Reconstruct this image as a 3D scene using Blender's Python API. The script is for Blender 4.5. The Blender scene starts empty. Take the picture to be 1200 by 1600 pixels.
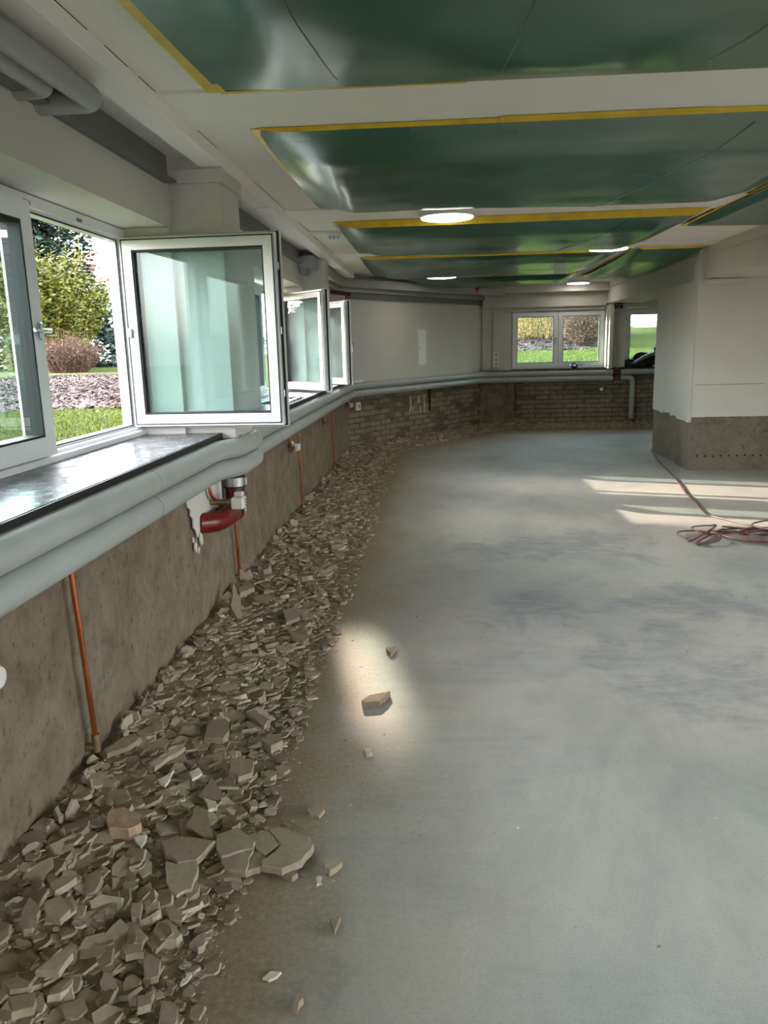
import bpy, bmesh, math, random
from mathutils import Vector, Matrix, noise
random.seed(11)
scene = bpy.context.scene
COL = scene.collection
PI = math.pi

# ------------------------------------------------------------------ camera
cam_data = bpy.data.cameras.new('camera')
cam = bpy.data.objects.new('camera', cam_data); COL.objects.link(cam)
cam_data.sensor_fit = 'VERTICAL'; cam_data.sensor_height = 36.0
cam_data.lens = 1200.0 / 1600.0 * 36.0
cam_data.clip_start = 0.05; cam_data.clip_end = 400
CAM_H = 1.5
def camera_axes(f=1200.0, vp=(678.0, 540.0), roll=math.radians(1.43)):
    fw = Vector((vp[0]-600, vp[1]-800, f)).normalized()
    a = Vector((math.sin(roll), math.cos(roll), 0))
    dn = (a + Vector((0, 0, -a.dot(fw)/fw.z))).normalized()
    return dn.cross(fw), fw, -dn          # world x, y, z seen from the camera (x right, y down, z forward)
RX, RY, RZ = camera_axes()
cam.matrix_world = Matrix(((RX.x, -RX.y, -RX.z, 0), (RY.x, -RY.y, -RY.z, 0), (RZ.x, -RZ.y, -RZ.z, CAM_H), (0, 0, 0, 1)))
scene.camera = cam

# ------------------------------------------------------------------ world, sun, exposure
scene.view_settings.view_transform = 'Standard'
scene.view_settings.look = 'None'
scene.view_settings.gamma = 1.0
scene.view_settings.use_curve_mapping = False
scene.view_settings.exposure = 0.66
SUN_EL, SUN_DIR = math.radians(19.5), Vector((0.95, -0.312, 0)).normalized()
world = bpy.data.worlds.new('world'); scene.world = world; world.use_nodes = True
wn = world.node_tree.nodes; wn.clear()
w_out = wn.new('ShaderNodeOutputWorld'); w_bg = wn.new('ShaderNodeBackground'); w_sky = wn.new('ShaderNodeTexSky')
w_sky.sky_type = 'NISHITA'; w_sky.sun_disc = False
w_sky.sun_elevation = SUN_EL; w_sky.sun_rotation = math.atan2(-SUN_DIR.x, -SUN_DIR.y)
w_sky.dust_density = 3.0; w_sky.air_density = 1.0; w_sky.ozone_density = 1.0
w_hs = wn.new('ShaderNodeHueSaturation'); w_hs.inputs['Saturation'].default_value = 0.35
world.node_tree.links.new(w_sky.outputs[0], w_hs.inputs['Color'])
world.node_tree.links.new(w_hs.outputs[0], w_bg.inputs['Color'])
w_bg.inputs['Strength'].default_value = 2.4
world.node_tree.links.new(w_bg.outputs[0], w_out.inputs['Surface'])
sun_d = bpy.data.lights.new('sun', 'SUN'); sun = bpy.data.objects.new('sun', sun_d); COL.objects.link(sun)
sun_d.energy = 9.0; sun_d.angle = math.radians(0.53); sun_d.color = (1.0, 0.86, 0.68)
sun_travel = Vector((SUN_DIR.x*math.cos(SUN_EL), SUN_DIR.y*math.cos(SUN_EL), -math.sin(SUN_EL)))
sun.rotation_euler = sun_travel.to_track_quat('-Z', 'Y').to_euler()
sun.location = (-20, 8, 12)
def sky_portal(name, loc, direction, w, h):
    # sampling guide for the daylight entering through a window opening (emits nothing itself)
    d = bpy.data.lights.new(name, 'AREA'); o = bpy.data.objects.new(name, d); COL.objects.link(o)
    d.shape = 'RECTANGLE'; d.size = w; d.size_y = h; d.cycles.is_portal = True
    o.location = loc; o.rotation_euler = Vector(direction).to_track_quat('-Z', 'Z').to_euler()
for (y0, y1) in ((-0.9, 1.55), (1.98, 4.18), (6.1, 8.38), (8.72, 10.05)):
    sky_portal('left_window_portal', (-1.74, (y0+y1)/2, 1.6), (1, 0, 0), y1-y0, 1.1)
for (x0, x1) in ((1.38, 3.03), (3.36, 4.9)):
    sky_portal('back_window_portal', ((x0+x1)/2, 14.62, 1.55), (0, -1, 0), x1-x0, 1.05)
for (y0, y1) in ((-2.9, 0.4), (0.8, 4.2)):
    sky_portal('right_window_portal', (7.32, (y0+y1)/2, 1.43), (-1, 0, 0), y1-y0, 1.9)
sky_portal('rear_window_portal', (1.4, -3.52, 1.43), (0, 1, 0), 1.6, 1.9)
scene.cycles.use_denoising = True
scene.cycles.max_bounces = 10
scene.cycles.diffuse_bounces = 6
scene.cycles.transparent_max_bounces = 16
scene.cycles.sample_clamp_indirect = 6.0
scene.cycles.caustics_reflective = False
scene.cycles.caustics_refractive = False

# ------------------------------------------------------------------ materials
def lin(r, g, b):
    def c(v):
        v /= 255.0
        return v/12.92 if v <= 0.04045 else ((v+0.055)/1.055)**2.4
    return (c(r), c(g), c(b), 1.0)

class Mat:
    def __init__(self, name):
        self.m = bpy.data.materials.new(name); self.m.use_nodes = True
        self.nt = self.m.node_tree; self.nt.nodes.clear()
        self.out = self.nt.nodes.new('ShaderNodeOutputMaterial')
        self.b = self.nt.nodes.new('ShaderNodeBsdfPrincipled')
        self.nt.links.new(self.b.outputs[0], self.out.inputs['Surface'])
        self._co = None
    def n(self, t, **kw):
        nd = self.nt.nodes.new(t)
        for k, v in kw.items(): setattr(nd, k, v)
        return nd
    def l(self, a, b): self.nt.links.new(a, b)
    def co(self, scale=(1, 1, 1)):
        if self._co is None: self._co = self.n('ShaderNodeNewGeometry')
        mp = self.n('ShaderNodeMapping'); mp.inputs['Scale'].default_value = scale
        self.l(self._co.outputs['Position'], mp.inputs['Vector'])
        return mp.outputs[0]
    def noise(self, scale, detail=6, rough=0.6, stretch=(1, 1, 1), dist=0.0):
        t = self.n('ShaderNodeTexNoise'); t.inputs['Scale'].default_value = scale
        t.inputs['Detail'].default_value = detail; t.inputs['Roughness'].default_value = rough
        t.inputs['Distortion'].default_value = dist
        self.l(self.co(stretch), t.inputs['Vector']); return t.outputs['Fac']
    def ramp(self, fac, stops):
        r = self.n('ShaderNodeValToRGB'); el = r.color_ramp.elements
        while len(el) < len(stops): el.new(0.5)
        for e, (p, c) in zip(el, stops): e.position = p; e.color = c if len(c) == 4 else (*c, 1)
        self.l(fac, r.inputs['Fac']); return r.outputs['Color']
    def mix(self, fac, a, b, blend='MIX'):
        m = self.n('ShaderNodeMix', data_type='RGBA', blend_type=blend)
        for inp, v in ((m.inputs[0], fac), (m.inputs[6], a), (m.inputs[7], b)):
            if hasattr(v, 'default_value') or isinstance(v, bpy.types.NodeSocket): self.l(v, inp)
            else: inp.default_value = v
        return m.outputs[2]
    def math(self, op, a, b=0.5):
        m = self.n('ShaderNodeMath', operation=op)
        for i, v in enumerate((a, b)):
            if isinstance(v, bpy.types.NodeSocket): self.l(v, m.inputs[i])
            else: m.inputs[i].default_value = v
        return m.outputs[0]
    def color(self, c):
        if isinstance(c, bpy.types.NodeSocket): self.l(c, self.b.inputs['Base Color'])
        else: self.b.inputs['Base Color'].default_value = c
        return self
    def set(self, rough=0.5, metal=0.0, spec=0.5):
        self.b.inputs['Roughness'].default_value = rough
        self.b.inputs['Metallic'].default_value = metal
        self.b.inputs['Specular IOR Level'].default_value = spec
        return self
    def bump(self, h, strength=0.3, dist=0.01):
        bp = self.n('ShaderNodeBump'); bp.inputs['Strength'].default_value = strength
        bp.inputs['Distance'].default_value = dist
        self.l(h, bp.inputs['Height'])
        if self.b.inputs['Normal'].links: self.l(self.b.inputs['Normal'].links[0].from_socket, bp.inputs['Normal'])
        self.l(bp.outputs[0], self.b.inputs['Normal']); return self

def simple(name, c, rough=0.5, metal=0.0, spec=0.5, var=0.06, scale=14, bump=0.0):
    m = Mat(name).set(rough, metal, spec)
    f = m.noise(scale, 4)
    lo = tuple(max(0, v*(1-var*2)) for v in c[:3]); hi = tuple(min(1, v*(1+var)) for v in c[:3])
    m.color(m.ramp(f, [(0.3, lo), (0.7, hi)]))
    if bump: m.bump(m.noise(scale*6, 3), bump, 0.004)
    return m.m

M = {}
M['plaster'] = simple('white_paint', lin(206, 201, 193), 0.75, var=0.02, scale=3, bump=0.12)
M['ceiling'] = simple('ceiling_paint', lin(243, 237, 229), 0.8, var=0.015, scale=2, bump=0.18)
M['pvc'] = simple('white_pvc', lin(232, 234, 235), 0.32, var=0.015, scale=5)
M['gasket'] = simple('black_rubber', lin(22, 22, 22), 0.6)
M['pipe'] = simple('grey_pipe_jacket', lin(172, 176, 172), 0.42, var=0.04, scale=4, bump=0.06)
M['rail'] = simple('dark_grey_steel', lin(108, 108, 106), 0.5, var=0.06, scale=5)
M['duct'] = simple('grey_duct', lin(160, 160, 155), 0.5, var=0.04, scale=4)
M['copper'] = simple('copper', lin(224, 134, 92), 0.28, 1.0, var=0.15, scale=10)
M['brass'] = simple('tarnished_brass', lin(160, 140, 105), 0.45, 0.8, var=0.15, scale=30)
M['redpipe'] = simple('red_iron', lin(108, 22, 16), 0.35, var=0.12, scale=20)
M['steel'] = simple('steel_band', lin(190, 190, 188), 0.35, 0.8, var=0.08, scale=30)
M['valve'] = simple('valve_white', lin(226, 222, 214), 0.45, var=0.04, scale=30)
M['tape'] = simple('yellow_tape', lin(222, 186, 34), 0.4, var=0.10, scale=9)
M['cord'] = simple('red_cord', lin(92, 50, 52), 0.5, var=0.08, scale=8)
M['black'] = simple('black_plastic_film', lin(16, 16, 18), 0.3, var=0.2, scale=10)
M['greyfab'] = simple('grey_reflective', lin(120, 124, 130), 0.35, var=0.15, scale=20)
M['red'] = simple('red_plastic', lin(170, 22, 26), 0.4)
M['sign'] = simple('sign_dark', lin(54, 24, 22), 0.5)
M['signwhite'] = simple('sign_white', lin(215, 200, 190), 0.5)
M['chrome'] = simple('chrome', lin(205, 207, 210), 0.22, 1.0)
M['dark'] = simple('dark_hole', lin(24, 22, 20), 0.9)
M['socket'] = simple('socket_white', lin(232, 229, 222), 0.4)
M['rag'] = simple('white_cloth', lin(235, 236, 240), 0.8, bump=0.3)
M['bark'] = simple('bark', lin(92, 76, 60), 0.9, var=0.25, scale=8, bump=0.5)
M['house'] = simple('house_wall', lin(225, 225, 222), 0.8, var=0.03, scale=1)
M['roof'] = simple('red_roof', lin(176, 84, 66), 0.8, var=0.15, scale=3)
M['pane'] = simple('house_pane', lin(96, 110, 124), 0.15, var=0.1, scale=1)
M['asphalt'] = simple('fence_grey', lin(130, 132, 128), 0.7)

def make_sill():
    m = Mat('black_stone').set(0.22, 0, 0.5)
    v = m.noise(230, 2, 0.5); big = m.noise(9, 5, 0.65, (1, 0.6, 1), 0.6)
    a = m.math('MULTIPLY', m.math('GREATER_THAN', v, 0.60), m.math('GREATER_THAN', big, 0.50))
    base = m.ramp(m.noise(60, 5), [(0.3, lin(34, 36, 40)), (0.7, lin(54, 57, 62))])
    m.color(m.mix(a, base, lin(190, 192, 196)))
    r = m.ramp(m.noise(14, 4), [(0.3, (0.16,)*3), (0.7, (0.36,)*3)]); m.l(r, m.b.inputs['Roughness'])
    return m.m
M['sill'] = make_sill()

def make_glass():
    m = Mat('window_glass'); nt = m.nt; nt.nodes.remove(m.b)
    tr = m.n('ShaderNodeBsdfTransparent'); tr.inputs['Color'].default_value = (0.90, 0.955, 0.95, 1)
    gl = m.n('ShaderNodeBsdfGlossy'); gl.inputs['Roughness'].default_value = 0.0
    fr = m.n('ShaderNodeFresnel'); fr.inputs['IOR'].default_value = 1.55
    mx = m.n('ShaderNodeMixShader')
    df = m.n('ShaderNodeBsdfDiffuse'); df.inputs['Color'].default_value = (0.75, 0.82, 0.82, 1)
    mx2 = m.n('ShaderNodeMixShader')
    dust = m.ramp(m.noise(5, 5), [(0.35, (0.01,)*3), (0.8, (0.03,)*3)])
    m.l(dust, mx2.inputs[0]); m.l(tr.outputs[0], mx2.inputs[1]); m.l(df.outputs[0], mx2.inputs[2])
    ge = m.n('ShaderNodeNewGeometry'); fac = m.math('MULTIPLY', fr.outputs[0], m.math('SUBTRACT', 1.0, ge.outputs['Backfacing']))
    m.l(fac, mx.inputs[0]); m.l(mx2.outputs[0], mx.inputs[1]); m.l(gl.outputs[0], mx.inputs[2])
    m.l(mx.outputs[0], m.out.inputs['Surface']); return m.m
M['glass'] = make_glass()

def make_floor():
    m = Mat('screed_floor').set(0.62, 0, 0.35)
    base = m.ramp(m.noise(0.9, 8, 0.62, (1, 0.8, 1), 0.8), [(0.30, lin(144, 144, 141)), (0.5, lin(165, 162, 156)), (0.72, lin(181, 175, 165))])
    # large trowelled, darker bluish patches with streaks
    patch = m.ramp(m.noise(0.42, 7, 0.62, (0.8, 0.55, 1), 1.4), [(0.47, (0, 0, 0)), (0.55, (1, 1, 1))])
    streak = m.noise(9, 6, 0.7, (0.25, 1.6, 1), 0.4)
    dk = m.ramp(streak, [(0.35, lin(112, 116, 122)), (0.65, lin(158, 160, 162))])
    c = m.mix(m.math('MULTIPLY', patch, 0.35), base, dk)
    geo = m._co; sep = m.n('ShaderNodeSeparateXYZ'); m.l(geo.outputs['Position'], sep.inputs[0])
    wob = m.math('MULTIPLY', m.math('SUBTRACT', m.noise(2.6, 8, 0.66, (1, 0.8, 1), 0.8), 0.5), 4.2)
    tot = None
    for (cx, cy, rx, ry) in ((1.25, 3.2, 0.55, 0.30), (0.78, 3.62, 0.40, 0.26), (1.6, 4.35, 0.75, 0.5), (0.5, 4.3, 0.3, 0.4), (-0.2, 2.33, 0.12, 0.11), (-0.4, 1.6, 0.2, 0.10), (0.9, 5.7, 0.9, 0.5), (2.3, 3.4, 0.8, 0.5)):
        dx = m.math('DIVIDE', m.math('SUBTRACT', sep.outputs[0], cx), rx); dy = m.math('DIVIDE', m.math('SUBTRACT', sep.outputs[1], cy), ry)
        e = m.math('SUBTRACT', 1.0, m.math('SQRT', m.math('ADD', m.math('MULTIPLY', dx, dx), m.math('MULTIPLY', dy, dy))))
        tot = e if tot is None else m.math('MAXIMUM', tot, e)
    stain = m.ramp(m.math('ADD', tot, wob), [(0.0, (0, 0, 0)), (0.6, (1, 1, 1))])
    dk2 = m.ramp(m.noise(13, 7, 0.75, (0.5, 1.4, 1), 0.6), [(0.35, lin(106, 108, 113)), (0.65, lin(154, 154, 154))])
    c = m.mix(m.math('MULTIPLY', stain, 0.62), c, dk2)
    fine = m.ramp(m.noise(170, 3, 0.7), [(0.34, (0.72,)*3), (0.52, (1,)*3), (0.8, (1.08,)*3)])
    c = m.mix(0.55, c, fine, 'MULTIPLY')
    wear = m.ramp(m.noise(6, 7, 0.7, (1, 0.5, 1), 1.2), [(0.35, (0.90,)*3), (0.6, (1.03,)*3)])
    c = m.mix(0.6, c, wear, 'MULTIPLY')
    # brown demolition dust lying along the stripped walls
    g = m._co; sx = m.n('ShaderNodeSeparateXYZ'); m.l(g.outputs['Position'], sx.inputs[0])
    d1 = m.math('ADD', sx.outputs[0], 1.24)
    d2 = m.math('ADD', m.math('MULTIPLY', m.math('ADD', sx.outputs[0], 1.24), 0.829), m.math('MULTIPLY', m.math('SUBTRACT', sx.outputs[1], 11.1), -0.559))
    d3 = m.math('SUBTRACT', 14.2, sx.outputs[1])
    d = m.math('MINIMUM', m.math('MINIMUM', d1, d2), d3)
    dn = m.math('ADD', d, m.math('MULTIPLY', m.math('SUBTRACT', m.noise(2.2, 7, 0.65, (1, 0.7, 1)), 0.5), -0.9))
    dust = m.ramp(dn, [(0.72, (1,)*3), (1.0, (0.6,)*3)])
    dust2 = m.ramp(m.math('MULTIPLY', dn, 0.5), [(0.42, (1,)*3), (0.82, (0,)*3)])
    dc = m.ramp(m.noise(55, 5, 0.7), [(0.3, lin(126, 110, 90)), (0.7, lin(162, 144, 121))])
    c = m.mix(m.math('MULTIPLY', dust, dust2), c, dc)
    m.color(c)
    m.bump(m.noise(160, 4, 0.7), 0.25, 0.003).bump(m.noise(14, 6, 0.6), 0.15, 0.01)
    return m.m
M['floor'] = make_floor()

def make_raw(name, c0, c1, c2, stretch=(1, 1, 0.35)):
    m = Mat(name).set(0.92, 0, 0.2)
    a = m.noise(7, 8, 0.7, stretch, 0.5)
    c = m.ramp(a, [(0.30, c0), (0.5, c1), (0.74, c2)])
    pit = m.ramp(m.noise(24, 5, 0.75, (1, 1, 0.7)), [(0.34, (0.42,)*3), (0.43, (1,)*3)])
    c = m.mix(0.8, c, pit, 'MULTIPLY')
    big = m.ramp(m.noise(1.6, 5), [(0.3, (0.84, 0.83, 0.80)), (0.7, (1.08, 1.06, 1.04))])
    c = m.mix(0.9, c, big, 'MULTIPLY')
    m.color(c)
    m.bump(m.noise(20, 7, 0.75, (1, 1, 0.8)), 0.9, 0.025).bump(m.noise(90, 4, 0.7), 0.4, 0.006)
    return m.m
M['raw'] = make_raw('chiselled_wall', lin(116, 102, 86), lin(140, 125, 107), lin(160, 145, 127), (1, 1, 0.85))
M['rawcol'] = make_raw('bare_render', lin(118, 107, 94), lin(134, 123, 109), lin(148, 137, 123), (1, 1, 1))
M['rawbrick'] = make_raw('stripped_brick', lin(134, 120, 103), lin(152, 139, 121), lin(170, 157, 138), (1, 1, 1))
M['mortar'] = make_raw('mortar', lin(104, 92, 78), lin(121, 108, 92), lin(140, 126, 109), (1, 1, 1))

def make_frag():
    m = Mat('plaster_fragment').set(0.9, 0, 0.2)
    oi = m.n('ShaderNodeObjectInfo'); ge = m.n('ShaderNodeNewGeometry')
    r = m.math('FRACT', m.math('ADD', oi.outputs['Random'], ge.outputs['Random Per Island']))
    base = m.ramp(r, [(0.0, lin(146, 130, 109)), (0.35, lin(157, 141, 119)), (0.75, lin(166, 151, 129)), (0.95, lin(176, 162, 141)), (1.0, lin(192, 178, 158))])
    f = m.ramp(m.noise(34, 6, 0.7), [(0.3, (0.78,)*3), (0.7, (1.08,)*3)])
    m.color(m.mix(0.8, base, f, 'MULTIPLY'))
    m.bump(m.noise(60, 6, 0.75), 0.5, 0.006)
    return m.m
M['frag'] = make_frag()
M['chip'] = simple('white_chip', lin(214, 204, 186), 0.85, var=0.1, scale=20, bump=0.3)
M['stone'] = simple('ochre_stone', lin(176, 150, 122), 0.9, var=0.15, scale=30, bump=0.6)
M['dust'] = make_raw('rubble_dust', lin(142, 123, 102), lin(156, 138, 116), lin(170, 152, 130), (1, 1, 1))

def make_foil():
    m = Mat('green_foil').set(0.3, 0, 0.8)
    m.color(m.ramp(m.noise(0.5, 1, 0.4), [(0.3, lin(18, 82, 62)), (0.7, lin(24, 94, 72))]))
    r = m.ramp(m.noise(0.9, 1, 0.4), [(0.3, (0.17,)*3), (0.7, (0.30,)*3)]); m.l(r, m.b.inputs['Roughness'])
    m.bump(m.noise(2.0, 2, 0.5, (0.5, 1.8, 1), 0.4), 0.10, 0.02)
    m.bump(m.noise(5, 2, 0.5, (1.6, 0.4, 1), 0.5), 0.10, 0.008)
    return m.m
M['foil'] = make_foil()
M['foil_clear'] = M['foil']

def make_lamp():
    m = Mat('lamp_diffuser')
    m.color(lin(255, 250, 240)).set(0.5)
    m.b.inputs['Emission Color'].default_value = (1.0, 0.95, 0.86, 1)
    m.b.inputs['Emission Strength'].default_value = 9.0
    return m.m
M['lamp'] = make_lamp()

def make_leaf(name, a, b, c, rough=0.5):
    m = Mat(name).set(rough, 0, 0.3)
    ge = m.n('ShaderNodeNewGeometry')
    m.color(m.ramp(ge.outputs['Random Per Island'], [(0.0, a), (0.5, b), (1.0, c)]))
    return m.m
M['conifer'] = make_leaf('conifer_needles', lin(34, 46, 42), lin(48, 64, 58), lin(66, 82, 66))
M['rhodo'] = make_leaf('yellow_green_leaves', lin(58, 66, 20), lin(88, 94, 30), lin(124, 124, 52))
M['twig'] = make_leaf('brown_twigs', lin(66, 48, 38), lin(86, 64, 52), lin(104, 80, 66), 0.8)
M['twigyellow'] = make_leaf('ochre_twigs', lin(138, 110, 62), lin(178, 152, 98), lin(212, 192, 146), 0.8)
M['litter'] = make_leaf('fallen_leaves', lin(42, 30, 28), lin(66, 49, 46), lin(92, 72, 68), 0.8)
M['grassblade'] = make_leaf('grass_blades', lin(50, 66, 8), lin(78, 94, 14), lin(112, 120, 30), 0.7)

def make_lawn():
    m = Mat('lawn').set(0.95, 0, 0.1)
    m.color(m.mix(0.6, m.ramp(m.noise(0.7, 6), [(0.3, lin(42, 56, 6)), (0.7, lin(68, 78, 10))]),
                  m.ramp(m.noise(14, 6, 0.7), [(0.35, lin(16, 26, 2)), (0.65, lin(66, 76, 14))])))
    m.bump(m.noise(40, 5, 0.8), 0.6, 0.03); return m.m
M['lawn'] = make_lawn()
M['soil'] = simple('leaf_bed', lin(50, 38, 34), 0.95, var=0.3, scale=6, bump=0.6)

# ------------------------------------------------------------------ builders
class MB:
    def __init__(self): self.v = []; self.f = []
    def add(self, vs, fs):
        o = len(self.v); self.v += [tuple(p) for p in vs]; self.f += [tuple(i+o for i in q) for q in fs]
        return self
    def box(self, x0, x1, y0, y1, z0, z1, T=None):
        vs = [Vector((x, y, z)) for x in (x0, x1) for y in (y0, y1) for z in (z0, z1)]
        if T is not None: vs = [T @ p for p in vs]
        return self.add(vs, [(0, 1, 3, 2), (4, 6, 7, 5), (0, 4, 5, 1), (2, 3, 7, 6), (0, 2, 6, 4), (1, 5, 7, 3)])
    def cbox(self, x0, x1, y0, y1, z0, z1, c=0.004, T=None):
        # box with chamfered edges along every side (24 vertices hull)
        bm = bmesh.new(); bmesh.ops.create_cube(bm, size=1.0)
        for p in bm.verts: p.co = Vector(((x0+x1)/2 + p.co.x*(x1-x0), (y0+y1)/2 + p.co.y*(y1-y0), (z0+z1)/2 + p.co.z*(z1-z0)))
        bmesh.ops.bevel(bm, geom=bm.edges[:], offset=c, segments=1, affect='EDGES')
        bm.verts.index_update()
        vs = [(T @ p.co) if T is not None else p.co.copy() for p in bm.verts]
        fs = [tuple(p.index for p in q.verts) for q in bm.faces]; bm.free()
        return self.add(vs, fs)
    def prism(self, poly, z0, z1, T=None):
        n = len(poly)
        vs = [Vector((p[0], p[1], z0)) for p in poly] + [Vector((p[0], p[1], z1)) for p in poly]
        if T is not None: vs = [T @ p for p in vs]
        fs = [tuple(range(n-1, -1, -1)), tuple(range(n, 2*n))] + [(i, (i+1) % n, n+(i+1) % n, n+i) for i in range(n)]
        return self.add(vs, fs)
    def ring(self, T, u0, u1, z0, z1, bw, d0, d1):
        # rectangular frame in the u-z plane, depth d0..d1 along the local y, bar width bw
        a = [(u0, z0), (u1, z0), (u1, z1), (u0, z1)]
        b = [(u0+bw, z0+bw), (u1-bw, z0+bw), (u1-bw, z1-bw), (u0+bw, z1-bw)]
        vs = [Vector((p[0], d, p[1])) for d in (d0, d1) for ring in (a, b) for p in ring]
        vs = [T @ p for p in vs]; fs = []
        for i in range(4):
            j = (i+1) % 4
            fs += [(i, j, 4+j, 4+i), (8+i, 12+i, 12+j, 8+j), (i, 8+i, 8+j, j), (4+i, 4+j, 12+j, 12+i)]
        return self.add(vs, fs)
    def tube(self, pts, r, seg=14, cap=True, squash=None):
        pts = [Vector(p) for p in pts]; n = len(pts)
        rs = r if isinstance(r, (list, tuple)) else [r]*n
        vs = []; prev = None
        for i, p in enumerate(pts):
            t = (pts[min(i+1, n-1)] - pts[max(i-1, 0)]).normalized()
            if prev is None:
                u = t.cross(Vector((0, 0, 1)))
                if u.length < 1e-3: u = t.cross(Vector((0, 1, 0)))
                u.normalize()
            else:
                u = (prev - t*prev.dot(t)); u.normalize()
            prev = u; w = t.cross(u)
            for k in range(seg):
                a = 2*PI*k/seg; vs.append(p + (u*math.cos(a) + w*math.sin(a))*rs[i])
        fs = [(i*seg+k, i*seg+(k+1) % seg, (i+1)*seg+(k+1) % seg, (i+1)*seg+k) for i in range(n-1) for k in range(seg)]
        if cap: fs += [tuple(range(seg-1, -1, -1)), tuple(range((n-1)*seg, n*seg))]
        return self.add(vs, fs)
    def lathe(self, base, axis, prof, seg=24):
        axis = Vector(axis).normalized(); u = axis.orthogonal().normalized(); w = axis.cross(u); base = Vector(base)
        vs = []
        for (r, h) in prof:
            for k in range(seg):
                a = 2*PI*k/seg; vs.append(base + axis*h + (u*math.cos(a)+w*math.sin(a))*r)
        n = len(prof)
        fs = [(i*seg+k, i*seg+(k+1) % seg, (i+1)*seg+(k+1) % seg, (i+1)*seg+k) for i in range(n-1) for k in range(seg)]
        fs += [tuple(range(seg-1, -1, -1)), tuple(range((n-1)*seg, n*seg))]
        return self.add(vs, fs)
    def mesh(self, name, mat, off=(0, 0, 0), smooth=False):
        me = bpy.data.meshes.new(name)
        o = Vector(off)
        me.from_pydata([tuple(Vector(p)-o) for p in self.v], [], self.f)
        me.materials.append(M[mat] if isinstance(mat, str) else mat)
        bm = bmesh.new(); bm.from_mesh(me); bmesh.ops.recalc_face_normals(bm, faces=bm.faces[:]); bm.to_mesh(me); bm.free()
        if smooth:
            for p in me.polygons: p.use_smooth = True
            me.set_sharp_from_angle(angle=math.radians(38))
        me.update(); return me
    def build(self, name, mat, parent=None, smooth=False, origin=None):
        if parent is None:
            off = Vector(origin) if origin else Vector((0, 0, 0))
        else:
            off = root_loc(parent)
        ob = bpy.data.objects.new(name, self.mesh(name, mat, off, smooth)); COL.objects.link(ob)
        if parent is None: ob.location = off
        else: ob.parent = parent
        return ob

def root_loc(o):
    v = Vector((0, 0, 0))
    while o is not None: v += o.location; o = o.parent
    return v
def tag(o, label=None, cat=None, group=None, kind=None):
    if label: o['label'] = label
    if cat: o['category'] = cat
    if group: o['group'] = group
    if kind: o['kind'] = kind
    return o
def empty(name, loc, label=None, cat=None, group=None, kind=None):
    o = bpy.data.objects.new(name, None); COL.objects.link(o); o.location = loc; o.empty_display_size = 0.1
    return tag(o, label, cat, group, kind)
def arc(c, r, a0, a1, ax, ay, n=8):
    c = Vector(c); ax = Vector(ax); ay = Vector(ay)
    return [c + ax*(r*math.cos(a0+(a1-a0)*i/n)) + ay*(r*math.sin(a0+(a1-a0)*i/n)) for i in range(n+1)]
def fillet(pts, r, n=6):
    # round the corners of a polyline
    pts = [Vector(p) for p in pts]; out = [pts[0]]
    for i in range(1, len(pts)-1):
        a = (pts[i-1]-pts[i]); b = (pts[i+1]-pts[i]); rr = min(r, a.length*0.49, b.length*0.49)
        p0 = pts[i]+a.normalized()*rr; p1 = pts[i]+b.normalized()*rr
        for k in range(n+1):
            t = k/n; out.append(p0*(1-t)**2 + pts[i]*2*t*(1-t) + p1*t*t)
    out.append(pts[-1]); return out
def N(x, y, z=0.0): return noise.noise(Vector((x, y, z)))

# ------------------------------------------------------------------ the room
XW, XL, XO = -1.24, -1.38, -1.73       # lower wall face, upper wall face, outer face of the left wall
A = Vector((-1.24, 11.1, 0)); B = Vector((0.85, 14.2, 0)); YB = 14.2
WD = (B-A).normalized(); WN = Vector((WD.y, -WD.x, 0)); WLEN = (B-A).length     # oblique wall direction and inward normal
CEIL = 2.5
TW = Matrix(((WD.x, -WN.x, 0, A.x), (WD.y, -WN.y, 0, A.y), (0, 0, 1, 0), (0, 0, 0, 1)))   # local: x along oblique wall, y out of the room

# floor
mb = MB(); mb.box(-1.7, 7.3, -3.2, 14.6, -0.25, 0.0)
tag(mb.build('floor', 'floor'), 'bare grey screed floor with brown dust and darker trowelled patches', 'floor', kind='structure')

def rough_face(mb, O, U, Nn, lu, z0, z1, step, amp, seed):
    nu = max(2, int(lu/step)); nz = max(2, int((z1-z0)/step)); vs = []
    for i in range(nu+1):
        for j in range(nz+1):
            u = lu*i/nu; z = z0+(z1-z0)*j/nz
            d = amp*(N(u*3.1, z*2.0, seed) + 0.6*N(u*14, z*6, seed+3) + 0.35*N(u*30, z*12, seed+7))
            if i in (0, nu): d = 0
            vs.append(Vector(O)+Vector(U)*u+Vector(Nn)*d+Vector((0, 0, z)))
    fs = [(i*(nz+1)+j, (i+1)*(nz+1)+j, (i+1)*(nz+1)+j+1, i*(nz+1)+j+1) for i in range(nu) for j in range(nz)]
    mb.add(vs, fs)

# left wall: stripped parapet, painted piers and lintel
WINS = [(-0.9, 1.55), (1.98, 4.18), (6.1, 8.38), (8.72, 10.05)]
Z_SILL, Z_HEAD = 1.05, 2.14
wl = empty('wall_left', (XW, 0, 0), 'stripped left wall with chiselled parapet below the windows', 'wall', kind='structure')
mb = MB(); mb.box(XO, XW-0.03, -3.2, 11.35, -0.25, 1.02); mb.box(XO, -1.63, -3.2, 11.35, 1.0, 1.06); mb.build('parapet_core', 'mortar', wl)
mb = MB(); rough_face(mb, (XW-0.006, -3.2, 0), (0, 1, 0), (1, 0, 0), 14.31, -0.05, 1.02, 0.035, 0.008, 1.0)
mb.build('parapet_face', 'raw', wl, smooth=True)
mb = MB(); mb.box(XO, XL, -3.2, 11.35, Z_HEAD, 2.62); mb.build('lintel', 'plaster', wl)
edges = [-3.2] + [e for w in WINS for e in w] + [11.35]
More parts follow.
